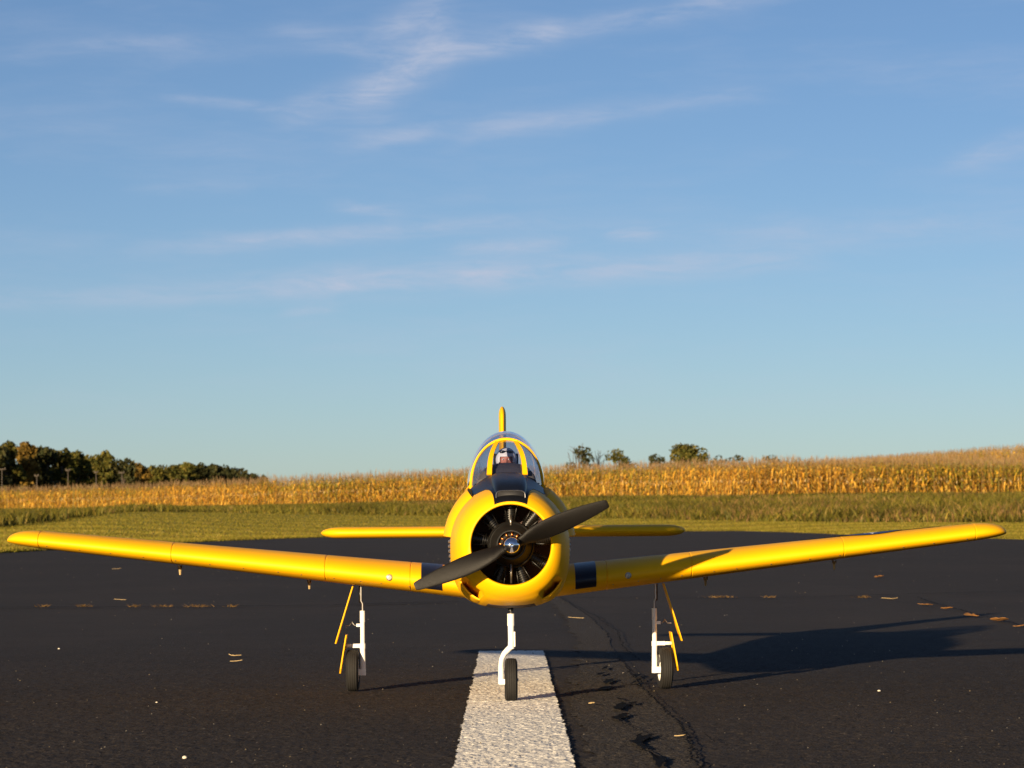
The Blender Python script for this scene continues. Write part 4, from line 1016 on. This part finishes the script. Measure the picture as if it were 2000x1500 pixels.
for s in (-1, 1):
    o = (s * .2945, 6.215, .0); lg = part('main_landing_gear', o)
    def lb(m, nm, mat): return m.build(nm, mat, lg, off=o)
    xs_ = s * .2945; y = 6.215
    lb(MB().tube([(xs_ + s * .003, y, .215), (xs_ + s * .003, y, .182), (xs_, y, .176), (xs_, y, .15)], .0021, 8), 'spring_wire', 'steel')
    lb(MB().tube([(xs_ + s * .0045, y + .003, .212), (xs_ + s * .0045, y + .003, .178)], .0030, 8), 'coil_bracket', 'engine_black')
    m = MB().tube([(xs_, y, .162), (xs_, y, .139)], .0053, 14); m.tube([(xs_, y, .141), (xs_, y, .094)], .0047, 14); m.tube([(xs_, y, .096), (xs_, y, .086)], .0062, 14); m.tube([(xs_, y, .088), (xs_ - s * .001, y, .032)], .0054, 14)
    m.box((xs_ + s * .004, y, .0385), (.020, .013, .012)); m.box((xs_ + s * .010, y, .0917), (.022, .008, .0078)); m.box((xs_ + s * .0075, y, .133), (.010, .006, .006))
    lb(m, 'strut', 'white_metal')
    lb(MB().box((xs_ + s * .027, y, .0917), (.016, .006, .0066)), 'door_bracket', 'white_metal')
    lb(MB().tube([(xs_ + s * .011, y, .133), (xs_ + s * .016, y, .1325), (xs_ + s * .019, y, .136), (xs_ + s * .021, y, .140), (xs_ + s * .0235, y, .136), (xs_ + s * .026, y, .1325), (xs_ + s * .034, y, .132)], .0009, 6), 'door_link', 'steel')
    lb(MB().tube([(xs_, y, .040), (s * .328, y, .040)], .0026, 10), 'axle', 'steel')
    wheel(lg, (s * .3145, y, .0425), .0255, .0425, o, 5.0 if s > 0 else -1.0)
    def door(nm, x0, z0, x1, z1, y0, y1, th=.0024):
        d = Vector((x1 - x0, 0, z1 - z0)); nn = Vector((-d.z, 0, d.x)).normalized() * th / 2; L = d.length
        yc, hy = (y0 + y1) / 2, (y1 - y0) / 2; rr = []
        cut = [(-1, .12), (-.88, 0), (.88, 0), (1, .12), (1, .88), (.8, 1), (-.8, 1), (-1, .88)]
        A = [Vector((x0, yc + a * hy, z0)) + d * b + nn for a, b in cut]; B = [v - nn * 2 for v in A]
        m = MB().loft([A, B]); lb(m, nm, 'yellow_paint')
    door('upper_door', s * .313, .212, s * .3485, .097, y - .028, y + .028)
    door('lower_door', s * .3265, .1145, s * .3395, .0375, y - .034, y + .034)
    lb(MB().tube([(s * .3285, y, .086), (s * .332, y, .086)], .003, 8), 'door_boss', 'yellow_paint')
o = (0, 5.79, 0); ng = part('nose_landing_gear', o)
def nb_(m, nm, mat): return m.build(nm, mat, ng, off=o)
yn = 5.80
nb_(MB().tube([(0, yn, .21), (0, yn, .155)], .0021, 8), 'spring_wire', 'steel')
nb_(MB().lathe([(.003, .0), (.0055, .0), (.0055, .005), (.003, .007)], Matrix.Translation((0, yn, .171)), 12), 'wire_collar', 'engine_black')
m = MB().tube([(0, yn, .166), (0, yn, .143)], .0068, 16); m.tube([(0, yn, .145), (.0005, yn, .100)], .0058, 16); m.box((.0058, yn, .118), (.004, .006, .028))
m.tube([(.0005, yn, .116), (0, yn, .104), (-.006, yn, .098), (-.013, yn, .091), (-.0178, yn, .081), (-.0195, yn, .068), (-.0198, yn, .034)], [.006, .0062, .0058, .0052, .0050, .0049, .0052], 14)
m.box((-.0170, yn, .0385), (.0125, .012, .010)); nb_(m, 'strut', 'white_metal')
nb_(MB().tube([(-.02, yn, .0415), (.0135, yn, .0415)], .0028, 10), 'axle', 'steel')
wheel(ng, (-.0005, yn, .0415), .0240, .0415, o)

# pilot figure
pf = empty('pilot_figure'); tag(pf, 'small pilot figure in white helmet with dark goggles inside the canopy', 'figurine')
py_, pz = 6.415, .468
pf.location = (0.001 - math.sin(R(.62)) * (py_ - YO), py_, .4185); pf.rotation_euler = (0, 0, R(.62))
q = MB()
def ell(m, c, r, n=20, k=14, f=None):
    V_ = []; 
    for i in range(k + 1):
        ph = math.pi * i / k
        for j in range(n):
            t = 2 * math.pi * j / n; p = Vector((r[0] * math.sin(ph) * math.cos(t), r[1] * math.sin(ph) * math.sin(t), r[2] * math.cos(ph)))
            if f: p = f(p)
            V_.append(p + Vector(c))
    m.add(V_, [(i * n + j, i * n + (j + 1) % n, (i + 1) * n + (j + 1) % n, (i + 1) * n + j) for i in range(k) for j in range(n)]); return m
hz = pz - .4185
def face(p):
    p = p.copy()
    if p.y < 0:
        p.y += .0026 * math.exp(-((abs(p.x) - .0065) / .0032) ** 2 - ((p.z - .001) / .0028) ** 2)          # eye sockets
        p.y -= .0048 * math.exp(-(p.x / .0024) ** 2 - ((p.z + .004) / .0045) ** 2)                          # nose
        p.y -= .0012 * math.exp(-(p.x / .006) ** 2 - ((p.z + .0125) / .002) ** 2)                           # lips
    return p
m = MB(); ell(m, (0, 0, hz), (.0165, .0185, .0215), 40, 36, face)
# neck, chest and shoulders as one continuous skin below the head
rr = []
for z, a, b in ((hz - .012, .0085, .0095), (hz - .022, .0085, .009), (hz - .026, .013, .011), (hz - .031, .024, .014), (hz - .038, .0295, .0155), (.004, .028, .016), (0.0, .024, .014)):
    rr.append([Vector((a * math.cos(t), .002 + b * math.sin(t), max(z, 0))) for t in np.linspace(0, 2 * math.pi, 24, endpoint=False)])
m.loft(rr); m.build('body', 'figure_skin', pf)
rr = []
for z, a, b in ((hz - .0245, .0115, .0115), (hz - .0275, .0150, .0125), (hz - .031, .0250, .015), (hz - .038, .0305, .0165), (.004, .029, .017), (.0, .025, .015)):
    rr.append([Vector((a * math.cos(t), .002 + b * math.sin(t), max(z, 0))) for t in np.linspace(0, 2 * math.pi, 24, endpoint=False)])
MB().loft(rr).build('flight_suit', 'flight_suit', pf)
# helmet: shell open at the face
m = MB(); n_, k_ = 36, 24; V_ = []; F_ = []
for i in range(k_ + 1):
    ph = R(132) * i / k_
    for j in range(n_):
        t = 2 * math.pi * j / n_
        V_.append(Vector((.0222 * math.sin(ph) * math.cos(t), .0235 * math.sin(ph) * math.sin(t) + .002, .0250 * math.cos(ph) + hz + .001)))
for i in range(k_):
    for j in range(n_):
        c = (V_[i * n_ + j] + V_[(i + 1) * n_ + (j + 1) % n_]) / 2
        if c.y < -.002 and c.z < hz + .0065 and abs(c.x) < .0152: continue
        F_.append((i * n_ + j, i * n_ + (j + 1) % n_, (i + 1) * n_ + (j + 1) % n_, (i + 1) * n_ + j))
m.add(V_, F_); h = m.build('helmet', 'helmet_white', pf)
sm = h.modifiers.new('thickness', 'SOLIDIFY'); sm.thickness = .0016; sm.offset = -1
for sx in (-1, 1):
    mm = MB(); ell(mm, (sx * .0078, -.0150, hz + .0165), (.0068, .0035, .0034), 16, 10, lambda p: Matrix.Rotation(R(28), 3, 'X') @ p); mm.build('goggle_lens', 'goggle_black', pf)
    mm = MB(); ell(mm, (sx * .0062, -.0160, hz + .0010), (.0026, .0020, .0017), 12, 8); mm.build('eye', 'helmet_white', pf)
    mm = MB(); ell(mm, (sx * .0062, -.0175, hz + .0010), (.0011, .0010, .0011), 10, 8); mm.build('pupil', 'goggle_black', pf)
MB().tube([(-.0035, -.0175, hz + .0178), (.0035, -.0175, hz + .0178)], .0012, 6).build('goggle_bridge', 'goggle_black', pf)

# ------------------------------------------------------------------ litter on the runway
def leaf(px, py, L, label, mat='dry_leaf', curl=.5, name='dry_leaf', cat='leaf', rz=None, asp=.5):
    x, y = gpt(px, py); n = 8; m = MB(); rr = []
    for i in range(n + 1):
        f = i / n; w = L * asp * .5 * math.sin(math.pi * (f * .92 + .04)) ** .8 * random.uniform(.75, 1.2); zc = .006 + curl * L * ((f - .5) ** 2 * .5 + .03 * math.sin(f * 6 + L * 900))
        rr.append([Vector(((f - .5) * L, w * q, zc + abs(q) * w * .5 * curl * random.uniform(.6, 1.3))) for q in (-1, -.5, 0, .5, 1)])
    top_ = rr; bot = [[v - Vector((0, 0, .0012)) for v in r] for r in rr]
    m.loft([a + b[::-1] for a, b in zip(top_, bot)])
    o = m.build(name, mat); o.location = (x, y, 0); o.rotation_euler = (random.uniform(-.2, .2), random.uniform(-.1, .1), random.uniform(0, 6.28) if rz is None else rz); tag(o, label, cat); return o
leaf(1893, 1206, .055, 'rusty dry leaf lying on the dark upper shadow at the right', curl=.6, rz=.2, asp=.7)
leaf(1948, 1215, .06, 'largest orange leaf lying near the right edge of the runway', curl=.7, rz=.1, asp=.8)
leaf(1988, 1226, .045, 'small orange leaf at the right edge below the largest leaf', curl=.5, rz=.3)
leaf(1846, 1191, .045, 'orange leaf at the tip of the upper plane shadow', curl=.5, rz=-.2)
leaf(1804, 1184, .06, 'small tan leaf left of the shadow tip leaves', curl=.5, rz=.1)
leaf(1735, 1172, .07, 'pale tan leaf just below the long crack at right', 'dry_husk', rz=0.1, asp=.3)
leaf(1715, 1129, .06, 'brown curled leaf lying below the right wing', curl=.8, rz=.3, asp=.6)
leaf(458, 1284, .032, 'bent pale husk scrap on the open asphalt at left', 'dry_husk', .9, 'husk_scrap', 'husk', 0.05, .16)
leaf(461, 1294, .030, 'thin straw lying just below the bent husk scrap', 'dry_husk', .2, 'straw', 'straw', 0.0, .08)
leaf(1152, 1378, .012, 'tiny white scrap beside the white stripe', 'dry_husk', .9, 'husk_scrap', 'husk', .3, .5)
leaf(1324, 1441, .018, 'short pale straw between the two cracks', 'dry_husk', .2, 'straw', 'straw', 0.0, .12)
leaf(1123, 1209, .055, 'pale straw on the worn paint behind the nose leg', 'dry_husk', .2, 'straw', 'straw', 0.0, .07)
leaf(235, 1173, .055, 'pale husk scrap above the long crack at left', 'dry_husk', .3, 'husk_scrap', 'husk', 0.0, .2)
leaf(228, 1112, .07, 'straw lying below the left wing tip', 'dry_husk', .2, 'straw', 'straw', 0.0, .08)
for px, w, ds in [(85, 12, 'farthest left along the crack'), (165, 14, 'second from the left along the crack'), (262, 12, 'third from the left along the crack'), (320, 17, 'long one in the middle of the left crack'), (388, 24, 'longest one on the left crack'), (455, 10, 'rightmost on the left crack')]:
    x, y = gpt(px, 1187); n = int(w * 2.2); D = y
    xx = x + rng.normal(0, w / FPX * D * .5, n); yy = y + rng.normal(0, .02, n)
    a = rng.uniform(0, 6.28, n); L = rng.uniform(.012, .035, n); hh = rng.uniform(.002, .014, n)
    V = np.stack([np.stack([xx, yy, np.full(n, .005)], 1), np.stack([xx + .004, yy, np.full(n, .005)], 1), np.stack([xx + np.cos(a) * L, yy + np.sin(a) * L, .005 + hh], 1)], 1).reshape(-1, 3)
    ob = soup('dry_grass_tuft', V - np.array([x, y, 0]), np.arange(n * 3).reshape(n, 3), np.repeat(pick(n, [(.22, .13, .04), (.14, .08, .03)], [.5, .5]), 3, 0), MATS['grass_blade']); ob.location = (x, y, 0)
    tag(ob, 'dry grass tuft in the left crack, ' + ds, 'grass tuft')
for px, w, ds in [(1405, 32, 'the long one under the right wing horn'), (1500, 12, 'the short one right of the long tuft'), (1685, 16, 'where two cracks meet at right')]:
    x, y = gpt(px, 1169); n = int(w * 2.0)
    xx = x + rng.normal(0, w / FPX * y * .4, n); yy = y + rng.normal(0, .02, n); a = rng.uniform(0, 6.28, n); L = rng.uniform(.012, .03, n); hh = rng.uniform(.002, .012, n)
    V = np.stack([np.stack([xx, yy, np.full(n, .005)], 1), np.stack([xx + .004, yy, np.full(n, .005)], 1), np.stack([xx + np.cos(a) * L, yy + np.sin(a) * L, .005 + hh], 1)], 1).reshape(-1, 3)
    ob = soup('dry_grass_tuft', V - np.array([x, y, 0]), np.arange(n * 3).reshape(n, 3), np.repeat(pick(n, [(.22, .13, .04), (.14, .08, .03)], [.5, .5]), 3, 0), MATS['grass_blade']); ob.location = (x, y, 0)
    tag(ob, 'dry grass tuft in the right crack, ' + ds, 'grass tuft')
def pebble(px, py, r, label, mat='pale_pebble'):
    x, y = gpt(px, py); bm = bmesh.new(); bmesh.ops.create_icosphere(bm, subdivisions=2, radius=r)
    for v in bm.verts: v.co *= random.uniform(.8, 1.15); v.co.z *= .6
    me = bpy.data.meshes.new('pebble'); bm.to_mesh(me); bm.free()
    o = link(me, 'pebble', mat, None, True); o.location = (x, y, r * .4); tag(o, label, 'pebble')
pebble(360, 1479, .0042, 'tan pebble at the bottom edge left of the stripe')
pebble(1712, 1349, .0034, 'white pebble alone on the asphalt at lower right')
pebble(1215, 1315, .0032, 'white pebble beside the crack near the right wheel')
pebble(116, 1267, .0036, 'yellowish pebble far left on the open asphalt')
pebble(306, 1371, .0024, 'small pale pebble on the lower left asphalt')
# loose pale grit
n = 600
yy = 4.1 + 30 * rng.random(n) ** 2.2; xx = rng.uniform(-.175, .175, n) * yy; r = rng.uniform(.0006, .0019, n) * (1 + yy * .09)
b = np.array([(1, 0, 0), (-.5, .87, 0), (-.5, -.87, 0), (0, 0, 1)])
V = np.stack([xx, yy, np.full(n, .0045)], 1)[:, None] + b[None] * r[:, None, None] * np.array([1, 1, .9]); o = np.arange(n)[:, None] * 4
F = np.concatenate([o + np.array([0, 1, 3]), o + np.array([1, 2, 3]), o + np.array([2, 0, 3])])
ob = soup('loose_grit', V.reshape(-1, 3), F, np.repeat(pick(n, [(.32, .28, .22), (.16, .13, .10), (.34, .26, .15)], [.3, .5, .2]), 4, 0), MATS['grass_blade'])
tag(ob, 'tiny pale grit scattered over the dark asphalt', 'grit', kind='stuff')
